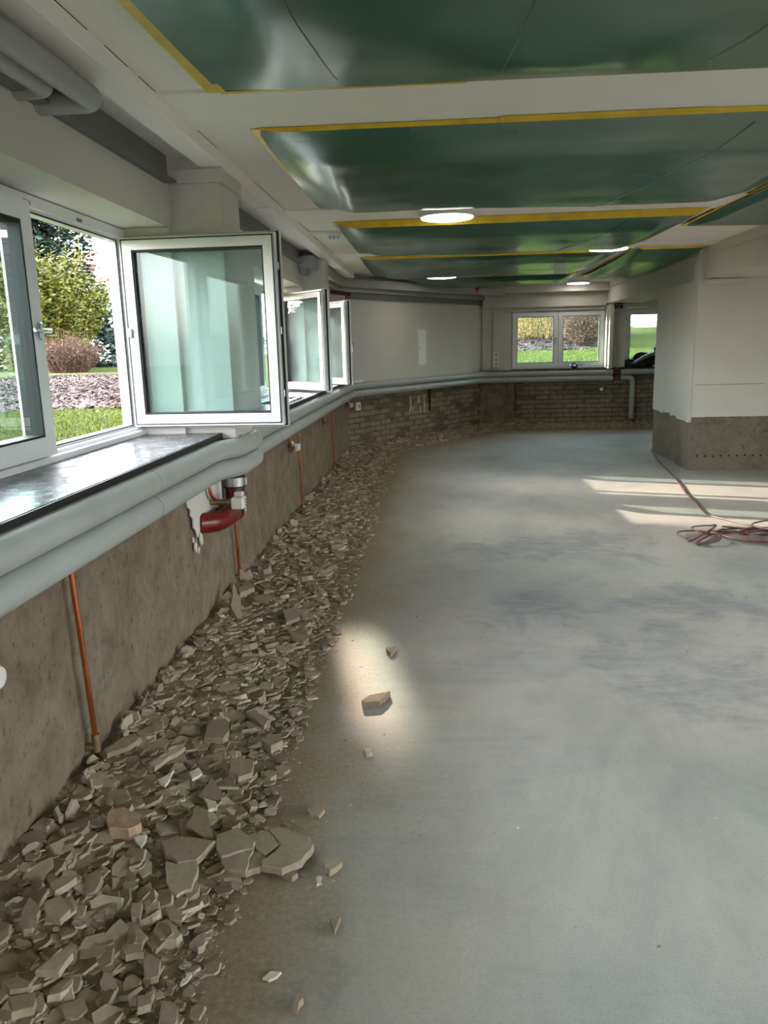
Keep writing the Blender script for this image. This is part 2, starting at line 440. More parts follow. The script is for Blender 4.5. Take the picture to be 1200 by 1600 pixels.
for i in range(0, len(edges), 2):
    mb = MB(); mb.box(XO, XL, edges[i], edges[i+1], 1.02, Z_HEAD); mb.build('pier', 'plaster', wl)
# leftover white plaster round the drain pipe, ragged outline
def ragged(mb, poly, Tm, th):
    mb.prism(poly, 0, th, Tm)
TL = Matrix(((0, 0, 1, XW), (1, 0, 0, 0), (0, 1, 0, 0), (0, 0, 0, 1)))     # local (y, z, out) on the left wall
pz = [(3.66, .90), (3.64, .80), (3.67, .775), (3.68, .74), (3.72, .72), (3.71, .69), (3.75, .665), (3.745, .62), (3.78, .60), (3.80, .555), (3.84, .57),
      (3.86, .60), (3.90, .585), (3.95, .60), (4.02, .58), (4.10, .60), (4.16, .64), (4.22, .62), (4.24, .75), (4.25, .90)]
mb = MB(); ragged(mb, pz, TL, 0.007); mb.build('plaster_remnant', 'plaster', wl)
for (cy, cz, s) in [(3.76, .515, .022), (3.80, .49, .016), (3.86, .53, .03), (3.73, .56, .014)]:
    poly = [(cy+s*random.uniform(.6, 1.2)*math.cos(t), cz+1.3*s*random.uniform(.6, 1.2)*math.sin(t)) for t in [k*PI/4 for k in range(8)]]
    mb = MB(); ragged(mb, poly, TL, 0.007); mb.build('plaster_flake', 'plaster', wl)

# oblique wall
wo = empty('wall_oblique', (A.x, A.y, 0), 'white oblique wall above a stripped brick base', 'wall', kind='structure')
mb = MB(); mb.box(-0.3, WLEN+0.2, 0.012, 0.35, -0.25, 0.98, TW); mb.build('brick_core', 'mortar', wo)
mb = MB(); mb.box(-0.3, WLEN+0.1, -0.004, 0.35, 0.93, 2.62, TW); mb.build('plaster_field', 'plaster', wo)
# back wall (openings for two windows)
wb = empty('wall_back', (B.x, YB, 0), 'back wall with two windows above a stripped brick base', 'wall', kind='structure')
BX = [(1.38, 3.03), (3.36, 4.9)]
mb = MB(); mb.box(0.6, 5.2, YB+0.012, YB+0.4, -0.25, 1.0); mb.box(0.6, 5.2, YB+0.06, YB+0.4, 0.98, 1.05); mb.build('brick_core', 'mortar', wb)
mb = MB(); mb.box(0.6, 5.2, YB, YB+0.4, 2.07, 2.62); mb.build('lintel', 'plaster', wb)
for x0, x1 in ((0.6, 1.38), (3.03, 3.36), (4.9, 5.2)):
    mb = MB(); mb.box(x0, x1, YB, YB+0.4, 1.0, 2.07); mb.build('pier', 'plaster', wb)
# bricks: each one proud of the mortar by its own amount
brick_meshes = []
for k in range(6):
    m_ = MB(); m_.cbox(-0.118, 0.118, -0.03, 0.03, -0.034, 0.034, 0.007)
    m_.v = [(p[0]+random.uniform(-.005, .005), p[1]+random.uniform(-.004, .004), p[2]+random.uniform(-.004, .004)) for p in m_.v]
    brick_meshes.append(m_.mesh('brick', 'rawbrick'))
def lay_bricks(parent, Tm, length, z0, rows, deep=0.0):
    base = parent.location
    for r in range(rows):
        x = 0.125 if r % 2 == 0 else 0.0
        while x < length:
            wdt = 1.0
            ob = bpy.data.objects.new('brick', random.choice(brick_meshes)); COL.objects.link(ob)
            ob.parent = parent
            loc = Tm @ Vector((x+random.uniform(-.006, .006), 0.032+deep+random.uniform(-.012, .012), z0+r*0.0825))
            ob.location = loc-base
            ob.rotation_euler = (random.uniform(-.03, .03), random.uniform(-.02, .02), math.atan2(Tm[1][0], Tm[0][0])+random.uniform(-.02, .02))
            x += 0.25
lay_bricks(wo, TW, WLEN-0.05, 0.04, 11, 0.008)
TB = Matrix(((1, 0, 0, 1.58), (0, 1, 0, YB), (0, 0, 1, 0), (0, 0, 0, 1)))
lay_bricks(wb, TB, 2.7, 0.04, 10)
mb = MB(); rough_face(mb, (0.80, YB-0.002, 0), (1, 0, 0), (0, -1, 0), 0.66, -0.05, 1.0, 0.035, 0.006, 4.0); mb.build('render_patch', 'raw', wb, smooth=True)

# unseen enclosure to the right of and behind the viewer, with its own windows
wr = empty('wall_right', (7.0, 0, 0), 'white right wall with large windows outside the view', 'wall', kind='structure')
mb = MB(); mb.box(7.0, 7.3, -3.2, 9.1, -0.25, 0.5)
mb.box(7.0, 7.3, -3.2, 9.1, 2.35, 2.62)
RW = [(-2.9, 0.4), (0.8, 4.2)]
ed = [-3.2]+[e for w in RW for e in w]+[9.1]
for i in range(0, len(ed), 2): mb.box(7.0, 7.3, ed[i], ed[i+1], 0.5, 2.35)
mb.build('masonry', 'plaster', wr)
wf = empty('wall_front', (3, -3.2, 0), 'white wall behind the viewer with windows', 'wall', kind='structure')
mb = MB(); mb.box(-1.8, 7.3, -3.5, -3.2, -0.25, 0.5); mb.box(-1.8, 7.3, -3.5, -3.2, 2.35, 2.62)
for a, b in ((-1.8, 0.6), (2.2, 7.3)): mb.box(a, b, -3.5, -3.2, 0.5, 2.35)
mb.build('masonry', 'plaster', wf)
mb = MB(); mb.box(5.0, 5.3, 9.3, 14.6, -0.25, 2.62)
tag(mb.build('wall_side', 'plaster'), 'white side wall behind the pillar', 'wall', kind='structure')

# partition with the big pillar: bare render below, painted plaster above
wp = empty('wall_partition', (2.97, 9.1, 0), 'wide white pillar and partition wall with bare render base', 'wall', kind='structure')
mb = MB(); mb.box(2.955, 7.3, 9.115, 9.62, -0.2, 2.14); mb.box(3.03, 7.29, 9.12, 9.61, 2.1, 2.5); mb.box(2.985, 3.7, 9.61, 10.75, -0.2, 2.145)
mb.build('render_core', 'rawcol', wp)
def jag_panel(name, T, u0, u1, zb, zt, th, amp, seed):
    # painted plaster skin with a broken lower edge; local u along, y out of the wall, z up
    n = max(6, int((u1-u0)/0.03)); low = []
    for i in range(n+1):
        u = u0+(u1-u0)*i/n
        low.append((u, zb+amp*(N(u*7, seed)+0.8*N(u*23, seed+2))))
    poly = low + [(u1, zt), (u0, zt)]
    vs = [T @ Vector((p[0], 0.0, p[1])) for p in poly] + [T @ Vector((p[0], -th, p[1])) for p in poly]
    k = len(poly); m_ = MB()
    fs = [(i, (i+1) % k, k+(i+1) % k, k+i) for i in range(k)]
    for i in range(n):
        # strips from the broken edge up to the top, front and back
        pass
    top0 = []
    for i in range(n+1):
        top0.append((low[i][0], zt))
    vs = []
    for y in (0.0, -th):
        vs += [T @ Vector((p[0], y, p[1])) for p in low] + [T @ Vector((p[0], y, p[1])) for p in top0]
    m1 = n+1; fs = []
    for i in range(n):
        fs.append((2*m1+i, 2*m1+i+1, 3*m1+i+1, 3*m1+i))
        fs.append((i, m1+i, m1+i+1, i+1))
        fs.append((i, i+1, 2*m1+i+1, 2*m1+i))
        fs.append((m1+i, 3*m1+i, 3*m1+i+1, m1+i+1))
    fs += [(0, 2*m1, 3*m1, m1), (n, m1+n, 3*m1+n, 2*m1+n)]
    m_.add(vs, fs); return m_
Tfront = Matrix(((1, 0, 0, 0), (0, 1, 0, 9.115), (0, 0, 1, 0), (0, 0, 0, 1)))
jag_panel('x', Tfront, 2.94, 7.0, 0.62, 2.5, 0.015, 0.012, 5).build('plaster_front', 'plaster', wp)
Tleft = Matrix(((0, 1, 0, 2.985), (-1, 0, 0, 0), (0, 0, 1, 0), (0, 0, 0, 1)))       # u -> -y, outward -> -x
Tleft = Matrix(((0, 1, 0, 2.985), (1, 0, 0, 0), (0, 0, 1, 0), (0, 0, 0, 1)))
jag_panel('x', Tleft, 9.60, 10.76, 0.58, 2.15, 0.015, 0.03, 9).build('plaster_side', 'plaster', wp)
Tleft2 = Matrix(((0, 1, 0, 2.955), (1, 0, 0, 0), (0, 0, 1, 0), (0, 0, 0, 1)))
jag_panel('x', Tleft2, 9.10, 9.63, 0.56, 2.14, 0.015, 0.012, 12).build('plaster_edge', 'plaster', wp)
mb = MB(); mb.box(2.945, 3.1, 9.105, 9.25, 2.12, 2.42); mb.build('corner_strip', 'plaster', wp)
mb = MB(); mb.box(2.99, 3.42, 8.98, 9.1, 2.09, 2.14); mb.build('ledge', 'plaster', wp)
for i in range(12):
    mb = MB(); mb.lathe((3.05+i*0.09, 9.113, 0.165+random.uniform(-.004, .004)), (0, -1, 0), [(0.011, 0), (0.011, 0.004)], 8)
    mb.build('drill_hole', 'dark', wp)
for (x, z, s) in [(3.18, .40, .035), (3.52, .42, .03), (3.70, .40, .03), (3.22, .60, .03)]:
    poly = [(x+s*.4*random.uniform(.5, 1.2)*math.cos(t), z+s*random.uniform(.5, 1.2)*math.sin(t)) for t in [k*PI/4 for k in range(8)]]
    m_ = MB(); m_.prism(poly, 0, 0.005, Matrix(((1, 0, 0, 0), (0, 0, -1, 9.115), (0, 1, 0, 0), (0, 0, 0, 1)))); m_.build('chipped_spot', 'mortar', wp)
# saw cut line in the plaster
mb = MB(); mb.box(2.97, 3.75, 9.098, 9.1, 0.985, 0.989); mb.build('scored_line', 'rawcol', wp)

# ring beam on the right
mb = MB(); mb.box(3.02, 3.6, -3.2, YB, 2.15, 2.43); mb.box(2.995, 3.6, -3.2, YB, 2.41, 2.52)
tag(mb.build('trim_1', 'plaster'), 'white downstand beam running above the pillar', 'beam', kind='structure')
mb = MB(); mb.box(3.06, 3.12, 13.96, YB, 1.03, 2.43); mb.box(3.03, 3.36, 14.08, YB, 1.05, 2.12)
tag(mb.build('trim_2', 'plaster'), 'slim white post between the two back windows', 'post', kind='structure')

# ceiling: slab, left casing beam, strip above windows, cross ribs
cl = empty('ceiling', (0, 0, CEIL), 'white ceiling with low cross ribs between the bays', 'ceiling', kind='structure')
mb = MB(); mb.box(-1.8, 7.3, -3.5, 14.6, CEIL, CEIL+0.15); mb.build('slab', 'ceiling', cl)
mb = MB(); mb.cbox(-1.20, -1.08, -3.2, 10.9, 2.43, CEIL+0.01, 0.004); mb.build('casing_beam', 'ceiling', cl)
mb = MB(); mb.box(XL-0.02, -1.20, -3.2, 11.2, 2.488, CEIL+0.01); mb.build('edge_strip', 'ceiling', cl)
for (y0, y1) in ((-2.0, 2.62), (2.75, 2.95), (3.05, 4.1), (4.9, 6.1), (6.4, 9.0)):
    mb = MB(); mb.tube([(-1.0795, y0+(y1-y0)*i/8, 2.4992) for i in range(9)], 0.0016, 5); mb.build('joint_crack', 'dark', cl)
for yy in (4.18, 5.4):
    mb = MB(); mb.box(-1.2005, -1.0795, yy, yy+0.002, 2.4293, 2.4305); mb.build('joint_crack', 'dark', cl)
RIBS = [(3.225, 3.735), (5.90, 6.44), (8.64, 8.94), (11.39, 11.63)]
for y0, y1 in RIBS:
    mb = MB(); mb.box(-1.08, 2.995, y0, y1, CEIL-0.014, CEIL+0.01); mb.build('rib', 'ceiling', cl)
# header above back window
mb = MB(); mb.box(0.86, 3.02, YB-0.10, YB, 2.12, 2.36); mb.box(0.9, 3.02, YB-0.32, YB, 2.36, 2.52)
mb.box(0.84, 3.02, YB-0.03, YB, 2.06, 2.12)
tag(mb.build('trim_3', 'plaster'), 'stepped white header above the back window', 'trim', kind='structure')
mb = MB(); mb.box(0.87, 1.02, YB-0.05, YB, 1.06, 2.12); mb.box(1.06, 1.22, YB-0.035, YB, 1.06, 2.06)
tag(mb.build('trim_4', 'plaster'), 'white corner casing beside the back window', 'trim', kind='structure')

# boxed-in pipe casing standing on the left wall beside the first window
wx = empty('trim_5', (-1.2, 4.2, 1.0), 'white boxed pipe casing behind the large open sash', 'casing', kind='structure')
mb = MB(); mb.cbox(XL-0.24, -1.105, 4.21, 4.60, 1.02, 2.36, 0.004); mb.build('casing', 'plaster', wx)
mb = MB(); mb.cbox(XL-0.02, -1.09, 4.20, 4.62, 2.36, 2.428, 0.003); mb.box(XL-0.02, -1.21, 4.21, 4.6, 2.42, 2.489); mb.build('collar', 'plaster', wx)
mb = MB(); mb.box(XL-0.02, -1.14, 8.42, 8.66, 1.02, 2.425); mb.box(XL-0.02, -1.21, 8.42, 8.66, 2.42, 2.489)
tag(mb.build('trim_6', 'plaster'), 'white pier casing beyond the second open sash', 'casing', kind='structure')

# ------------------------------------------------------------------ windows
def TLOC(o, u, v):     # matrix from local (u, depth, z) to world
    return Matrix(((u[0], v[0], 0, o[0]), (u[1], v[1], 0, o[1]), (0, 0, 1, o[2]), (0, 0, 0, 1)))
def handle(parent, T, u, d, z, up=False, dirn=1):
    mb = MB(); mb.cbox(u-0.014, u+0.014, d, d+0.012, z-0.035, z+0.035, 0.004, T)
    mb.tube([T @ Vector(p) for p in ((u, d, z), (u, d+0.045, z))], 0.008, 10)
    if up: mb.cbox(u-0.009, u+0.009, d+0.036, d+0.052, z-0.115, z+0.012, 0.004, T)
    else: mb.cbox(min(u-0.012*dirn, u+0.12*dirn), max(u-0.012*dirn, u+0.12*dirn), d+0.036, d+0.052, z-0.009, z+0.009, 0.004, T)
    return mb.build('handle', 'chrome', parent, smooth=True)
def sash(parent, T, w, z0, z1, hnd=None, hu=None):
    # local: u 0..w from the hinge, depth 0 outside .. 0.078 room side
    b = 0.078
    mb = MB(); mb.ring(T, 0.014, w-0.014, z0+0.014, z1-0.014, b-0.014, 0.0, 0.052)
    mb.ring(T, 0.0, w, z0, z1, b, 0.062, 0.084)
    mb.ring(T, 0.03, w-0.03, z0+0.03, z1-0.03, b-0.03, -0.006, 0.0)
    s = mb.build('sash', 'pvc', parent)
    mb = MB(); mb.ring(T, b-0.001, w-b+0.001, z0+b-0.001, z1-b+0.001, 0.010, 0.002, 0.080); mb.build('glazing_gasket', 'gasket', s)
    mb = MB(); mb.ring(T, 0.006, w-0.006, z0+0.006, z1-0.006, 0.02, 0.044, 0.0625); mb.ring(T, 0.024, w-0.024, z0+0.024, z1-0.024, 0.006, -0.0075, -0.004)
    mb.build('seal', 'gasket', s)
    for d in (0.022, 0.05):
        mb = MB(); mb.box(b+0.004, w-b-0.004, d, d+0.004, z0+b+0.004, z1-b-0.004, T); mb.build('glass', 'glass', s)
    if hnd: handle(s, T, hu, 0.084, (z0+z1)/2, hnd == 'up', -1 if hu > w/2 else 1)
    # hinges on the hinge stile
    for zz in (z0+0.07, z1-0.07):
        mb = MB(); mb.tube([T @ Vector((-0.008, 0.085, zz-0.04)), T @ Vector((-0.008, 0.085, zz+0.04))], 0.009, 10); mb.build('hinge', 'pvc', s, smooth=True)
    # lock plates in the free edge
    mb = MB(); mb.box(w-0.0145, w-0.0125, 0.02, 0.036, z0+0.06, z1-0.06, T); mb.build('lock_rail', 'steel', s)
    for zz in (z0+0.18, (z0+z1)/2, z1-0.18):
        mb = MB(); mb.cbox(w-0.014, w-0.006, 0.018, 0.038, zz-0.02, zz+0.02, 0.003, T); mb.build('lock_cam', 'steel', s)
    return s
def outer_frame(name, T, w, z0, z1, posts, label):
    o = T @ Vector((w/2, 0, z0))
    root = empty(name, o, label, 'window', kind='structure')
    mb = MB(); mb.ring(T, 0, w, z0, z1, 0.062, 0, 0.045); mb.ring(T, 0.0, w, z0, z1, 0.045, 0.045, 0.075)
    mb.build('frame', 'pvc', root)
    for p in posts:
        mb = MB(); mb.cbox(p-0.04, p+0.04, 0.0, 0.07, z0+0.05, z1-0.05, 0.004, T); mb.build('mullion', 'pvc', root)
    mb = MB(); mb.ring(T, 0.055, w-0.055, z0+0.055, z1-0.055, 0.006, 0.036, 0.05); mb.build('seal', 'gasket', root)
    # bottom threshold ledge on the room side
    mb = MB(); mb.cbox(0.0, w, 0.07, 0.10, z0, z0+0.03, 0.004, T); mb.build('ledge', 'pvc', root)
    return root
# left windows: u runs along +y, depth towards the room (+x)
XF = -1.70
def left_T(y0): return TLOC((XF, y0, 0), (0, 1), (1, 0))
def open_T(hx, hy, ang):    # sash swung into the room about a hinge on its far side; ang from the closed position
    a = math.radians(ang); u = (math.sin(a), -math.cos(a)); v = (math.cos(a), math.sin(a))
    return TLOC((hx, hy, 0), u, v)
Z0, Z1 = 1.055, 2.135
w1 = outer_frame('window_1', left_T(1.98), 2.20, Z0, Z1, [1.13], 'white window nearest the viewer with one sash swung wide open')
sash(w1, TLOC((XF+0.03, 2.02, 0), (0, 1), (1, 0)), 1.10, Z0+0.04, Z1-0.04, 'side', 1.065)
s1 = sash(w1, open_T(-1.655, 4.13, 88), 0.86, 1.09, 2.105)
mb = MB(); mb.cbox(-1.63, -1.605, 4.10, 4.135, 1.58, 1.63, 0.004); mb.build('strike_plate', 'steel', w1)
for yy in (3.15, 3.62):
    mb = MB(); mb.cbox(-1.655, -1.62, yy, yy+0.05, 2.095, 2.112, 0.003); mb.build('stay_bracket', 'brass', w1)
w2 = outer_frame('window_2', left_T(6.1), 2.28, Z0, Z1-0.03, [1.17], 'white window with a half-open sash beyond the boxed casing')
sash(w2, TLOC((XF+0.03, 6.14, 0), (0, 1), (1, 0)), 1.14, Z0+0.04, Z1-0.07, 'side', 1.10)
s2 = sash(w2, open_T(-1.62, 8.32, 42), 0.80, 1.075, 2.075)
w3 = outer_frame('window_3', left_T(8.72), 1.33, Z0, Z1-0.04, [0.24], 'farthest left window with its sash ajar by the wall corner')
s3 = sash(w3, open_T(-1.62, 9.95, 46), 0.80, 1.055, 2.055, 'up', 0.76)
w0 = outer_frame('window_4', left_T(-0.9), 2.45, Z0, Z1, [1.2], 'white window behind the viewer on the left')
sash(w0, TLOC((XF+0.03, -0.86, 0), (0, 1), (1, 0)), 1.18, Z0+0.04, Z1-0.04)
sash(w0, TLOC((XF+0.03, 0.33, 0), (0, 1), (1, 0)), 1.18, Z0+0.04, Z1-0.04)
# back windows: u along +x, depth towards the room (-y)
def back_T(x0): return TLOC((x0, YB+0.13, 0), (1, 0), (0, -1))
w5 = outer_frame('window_5', back_T(1.38), 1.65, 1.045, 2.065, [0.825], 'closed double window in the back wall')
sash(w5, TLOC((1.41, YB+0.11, 0), (1, 0), (0, -1)), 0.80, 1.075, 2.035, 'side', 0.765)
sash(w5, TLOC((2.22, YB+0.11, 0), (1, 0), (0, -1)), 0.80, 1.075, 2.035)
w6 = outer_frame('window_6', back_T(3.36), 1.54, 1.045, 2.065, [0.77], 'closed back window partly hidden by the pillar')
sash(w6, TLOC((3.39, YB+0.11, 0), (1, 0), (0, -1)), 0.74, 1.075, 2.035)
sash(w6, TLOC((4.14, YB+0.11, 0), (1, 0), (0, -1)), 0.74, 1.075, 2.035)
# window frames of the unseen right wall and of the wall behind the viewer
for i, (a, b) in enumerate(RW):
    outer_frame('window_%d' % (7+i), TLOC((7.18, a, 0), (0, 1), (-1, 0)), b-a, 0.5, 2.35, [(b-a)/3, 2*(b-a)/3], 'tall white window of the right wall outside the view, %s one' % ('rear' if i == 0 else 'forward'))
for i, (a, b) in enumerate(((0.6, 2.2),)):
    outer_frame('window_%d' % (10+i), TLOC((a, -3.38, 0), (1, 0), (0, 1)), b-a, 0.5, 2.35, [(b-a)/2], 'tall white window in the wall behind the viewer')

# window sills
def sill(name, y0, y1, label):
    r = empty(name, (XW, (y0+y1)/2, 1.02), label, 'window sill')
    mb = MB(); mb.cbox(-1.625, -1.185, y0, y1, 1.024, 1.056, 0.004); mb.build('slab', 'sill', r)
    mb = MB(); mb.box(-1.187, -1.179, y0, y1, 1.012, 1.054); mb.build('edge_strip', 'gasket', r)
    return r
sill('window_sill', -3.1, 4.205, 'speckled black stone sill below the nearest window')
sill('window_sill', 4.63, 10.62, 'long black stone sill below the half-open far sashes')
mb = MB(); mb.cbox(-1.63, -1.0, 10.62, 11.02, 1.03, 1.052, 0.004)
tag(mb.build('shelf_board', 'pvc', origin=(-1.3, 10.8, 1.03)), 'white board end lying at the sill end by the wall corner', 'board')
r = empty('window_sill', (2.0, YB, 1.0), 'thin black sill below the back windows', 'window sill')
mb = MB(); mb.cbox(0.80, 3.18, YB-0.10, YB+0.06, 1.012, 1.034, 0.003); mb.build('slab', 'sill', r)
mb = MB(); mb.cbox(3.18, 4.98, YB-0.10, YB+0.06, 1.012, 1.034, 0.003); mb.build('slab', 'sill', r)

# ------------------------------------------------------------------ heating pipes along the walls
def heat_path(z0, z1, zb, dx, xend, bulge=0.085):
    o = 0.062+dx
    x = XW+o
    def zz(y): return z0+(z1-z0)*(y-0)/11.0
    pA = A + WN*o
    # corner of the offset lines
    cy = A.y + (o - 0)*( -(1-WN.x)/(-WN.y) if False else 0)
    # intersection of x = XW+o with the line parallel to the oblique wall at distance o
    t = (x - (A+WN*o).x)/WD.x; cA = (A+WN*o)+WD*t
    yb = YB-o; t2 = (yb-(A+WN*o).y)/WD.y; cB = (A+WN*o)+WD*t2
    pts = [(x, -3.1, zz(-3.1)), (x, 4.05, zz(4.05)), (x+bulge, 4.20, zz(4.2)), (x+bulge, 4.62, zz(4.6)), (x, 4.78, zz(4.8)), (cA.x, cA.y, z1), (cB.x, cB.y, zb), (xend, yb, zb)]
    return fillet(pts, 0.10, 6)
u = empty('heating_pipe', (XW, 4, 0.98), 'upper grey jacketed heating pipe running round the walls under the sills', 'pipe')
mb = MB(); mb.tube(heat_path(0.982, 0.955, 0.965, 0.0, 3.17), 0.054, 18); mb.build('jacket', 'pipe', u, smooth=True)
l = empty('heating_pipe', (XW, 4, 0.87), 'lower grey jacketed heating pipe running round the walls under the sills', 'pipe')
mb = MB(); mb.tube(heat_path(0.874, 0.848, 0.862, 0.0, 3.17), 0.053, 18); mb.build('jacket', 'pipe', l, smooth=True)
for rt, zc in ((u, 0.965), (l, 0.862)):
    mb = MB(); mb.tube([(3.17, YB-0.062, zc), (3.32, YB-0.062, zc)], 0.014, 10); mb.build('bare_copper', 'copper', rt, smooth=True)
    for yy in (1.4, 3.05, 5.6, 7.4, 9.4):       # jacket seams
        zc2 = (0.982 if rt is u else 0.874) - 0.0245/11*yy
        mb = MB(); mb.tube([(XW+0.062, yy, zc2), (XW+0.062, yy+0.006, zc2)], 0.0548, 18); mb.build('seam', 'duct', rt, smooth=True)
e1 = empty('heating_pipe', (3.5, YB, 0.95), 'short upper grey pipe section behind the pillar under the back sill', 'pipe')
mb = MB(); mb.tube([(3.32, YB-0.062, 0.965), (4.95, YB-0.062, 0.965)], 0.052, 16); mb.build('jacket', 'pipe', e1, smooth=True)
e2 = empty('drop_pipe', (3.5, YB, 0.1), 'grey pipe elbow dropping down the back wall beside the pillar', 'pipe')
mb = MB(); mb.tube(fillet([(3.32, YB-0.062, 0.862), (3.53, YB-0.062, 0.862), (3.53, YB-0.062, 0.14)], 0.09), 0.045, 16); mb.build('jacket', 'pipe', e2, smooth=True)

# ------------------------------------------------------------------ copper pipes, valves, drain
def copper(y, ztop, zbot, label, lean=0.02, r=0.0095):
    rt = empty('copper_pipe', (XW+0.03, y, zbot), label, 'pipe')
    mb = MB(); mb.tube([(XW+0.032, y, ztop), (XW+0.032, y+lean*0.5, (ztop+zbot)/2), (XW+0.03, y+lean, zbot)], r, 12); mb.build('tube', 'copper', rt, smooth=True)
    mb = MB(); mb.tube([(XW+0.03, y+lean, zbot+0.035), (XW+0.03, y+lean, zbot-0.03)], r*1.5, 12)
    mb.tube([(XW+0.03, y+lean, zbot-0.015), (XW-0.005, y+lean, zbot-0.015)], r*1.5, 12); mb.build('elbow_fitting', 'brass', rt, smooth=True)
    return rt
copper(2.37, 0.86, 0.15, 'long copper pipe nearest the viewer on the chiselled wall', 0.05)
copper(4.43, 0.86, 0.15, 'copper pipe dropping beside the red drain pipe', 0.06)
copper(6.75, 0.85, 0.09, 'thin copper pipe behind the white thermostat valve', 0.06, 0.008)
copper(9.05, 0.84, 0.06, 'farthest thin copper pipe near the wall corner', 0.10, 0.008)
def stub_valve(y, zs, label, white=True, head='box'):
    rt = empty('radiator_valve', (XW+0.03, y, zs), label, 'valve')
    mb = MB(); mb.tube(fillet([(XW+0.03, y-0.06, 0.86), (XW+0.03, y-0.06, zs+0.03), (XW+0.035, y-0.01, zs)], 0.04), 0.009, 10); mb.build('stub_pipe', 'copper', rt, smooth=True)
    mb = MB(); mb.lathe((XW, y, zs), (1, 0, 0), [(0.016, 0), (0.016, 0.03), (0.021, 0.03), (0.021, 0.05), (0.013, 0.055)], 14)
    mb.lathe((XW+0.035, y, zs-0.04), (0, 0, 1), [(0.012, 0), (0.012, 0.08)], 12); mb.build('valve_body', 'brass', rt, smooth=True)
    if head == 'box':
        mb = MB(); mb.cbox(XW+0.02, XW+0.085, y+0.02, y+0.10, zs-0.028, zs+0.032, 0.008)
        for k in range(3): mb.cbox(XW+0.086, XW+0.090, y+0.055, y+0.085, zs-0.014+k*0.014, zs-0.008+k*0.014, 0.001)
        mb.build('thermostat_head', 'valve', rt)
        mb = MB(); mb.lathe((XW+0.03, y+0.005, zs+0.028), (0, 0, 1), [(0.014, 0), (0.016, 0.02), (0.01, 0.034)], 12); mb.build('cap', 'valve', rt, smooth=True)
    return rt
stub_valve(6.43, 0.675, 'white boxy thermostat valve at the third copper pipe')
stub_valve(8.42, 0.70, 'small dark valve stub below the second sill', head='none')
stub_valve(10.85, 0.70, 'white thermostat valve in the wall corner below the pipes')
# ribbed thermostat head at the left picture edge
rt = empty('radiator_valve', (XW+0.05, 1.835, 0.66), 'ribbed white thermostat head at the left edge of the view', 'valve')
mb = MB(); prof = []
mb.lathe((XW, 1.835, 0.665), (1, 0.0, 0), [(0.018, 0), (0.018, 0.04)], 14); mb.build('valve_body', 'brass', rt, smooth=True)
mb = MB(); mb.lathe((XW+0.015, 1.835, 0.665), (1, 0, 0), [(0.022, 0), (0.033, 0.012), (0.034, 0.055), (0.028, 0.066), (0.012, 0.07)], 28); mb.build('head', 'valve', rt, smooth=True)
for k in range(18):
    a = 2*PI*k/18; c, s_ = math.cos(a), math.sin(a)
    mb = MB(); mb.tube([(XW+0.030, 1.835+0.034*c, 0.665+0.034*s_), (XW+0.068, 1.835+0.0345*c, 0.665+0.0345*s_)], 0.0022, 6); mb.build('groove', 'dark', rt)
# red cast-iron drain with couplings
dr = empty('drain_pipe', (XW+0.1, 4.25, 0.6), 'dark red cast-iron drain pipe bending into the wall with steel couplings', 'drain pipe')
yc, xc = 4.30, XW+0.085
mb = MB(); mb.tube([(xc, yc, 1.03), (xc, yc, 0.70)], 0.055, 20); mb.build('stack', 'redpipe', dr, smooth=True)
mb = MB(); mb.tube(fillet([(xc, yc, 0.72), (xc, yc, 0.60), (xc, yc-0.20, 0.60), (xc-0.02, yc-0.33, 0.60), (XW-0.02, yc-0.42, 0.61)], 0.11, 8), 0.055, 20); mb.build('bend', 'redpipe', dr, smooth=True)
def band(rt, p, d, r, wdt):
    mb = MB(); d = Vector(d).normalized(); p = Vector(p)
    mb.lathe(p-d*wdt/2, d, [(r-0.002, 0), (r+0.004, 0.002), (r+0.004, wdt-0.002), (r-0.002, wdt)], 24)
    c = mb.build('coupling', 'steel', rt, smooth=True)
    for k in (-1, 1):
        m2 = MB(); m2.lathe(p+d*(k*wdt*0.42)-d*0.006, d, [(r-0.001, 0), (r+0.0055, 0.001), (r+0.0055, 0.011), (r-0.001, 0.012)], 24); m2.build('rubber_lip', 'gasket', c, smooth=True)
    m3 = MB(); side = d.cross(Vector((0, 0, 1)));
    side = Vector((1, 0, 0))
    m3.cbox(p.x+r-0.004, p.x+r+0.016, p.y-0.014, p.y+0.014, p.z-wdt*0.3, p.z+wdt*0.3, 0.003); m3.build('clamp_screw', 'steel', c)
band(dr, (xc, yc, 0.765), (0, 0, 1), 0.056, 0.07)
band(dr, (xc, yc-0.055, 0.612), (0, 0.75, 0.5), 0.056, 0.05)
mb = MB(); mb.box(XW, XW+0.03, 4.17, 4.22, 0.66, 1.02); mb.build('bracket', 'plaster', dr)
th = empty('radiator_valve', (XW+0.08, 4.05, 0.67), 'white slotted thermostat head in front of the red drain pipe', 'valve')
mb = MB(); mb.tube(fillet([(XW+0.03, 3.99, 0.86), (XW+0.03, 3.99, 0.74), (XW+0.04, 4.06, 0.70)], 0.04), 0.010, 10); mb.build('stub_pipe', 'copper', th, smooth=True)
mb = MB(); mb.lathe((XW, 4.06, 0.69), (1, 0, 0), [(0.016, 0), (0.016, 0.10), (0.02, 0.10), (0.02, 0.13)], 14); mb.build('valve_body', 'brass', th, smooth=True)
mb = MB(); mb.cbox(XW+0.13, XW+0.20, 4.02, 4.10, 0.655, 0.72, 0.008); mb.cbox(XW+0.14, XW+0.19, 4.06, 4.10, 0.72, 0.745, 0.006)
mb.build('thermostat_head', 'valve', th)
for k in range(3):
    mb = MB(); mb.box(XW+0.199, XW+0.202, 4.06, 4.09, 0.668+k*0.015, 0.672+k*0.015); mb.build('slot', 'dark', th)

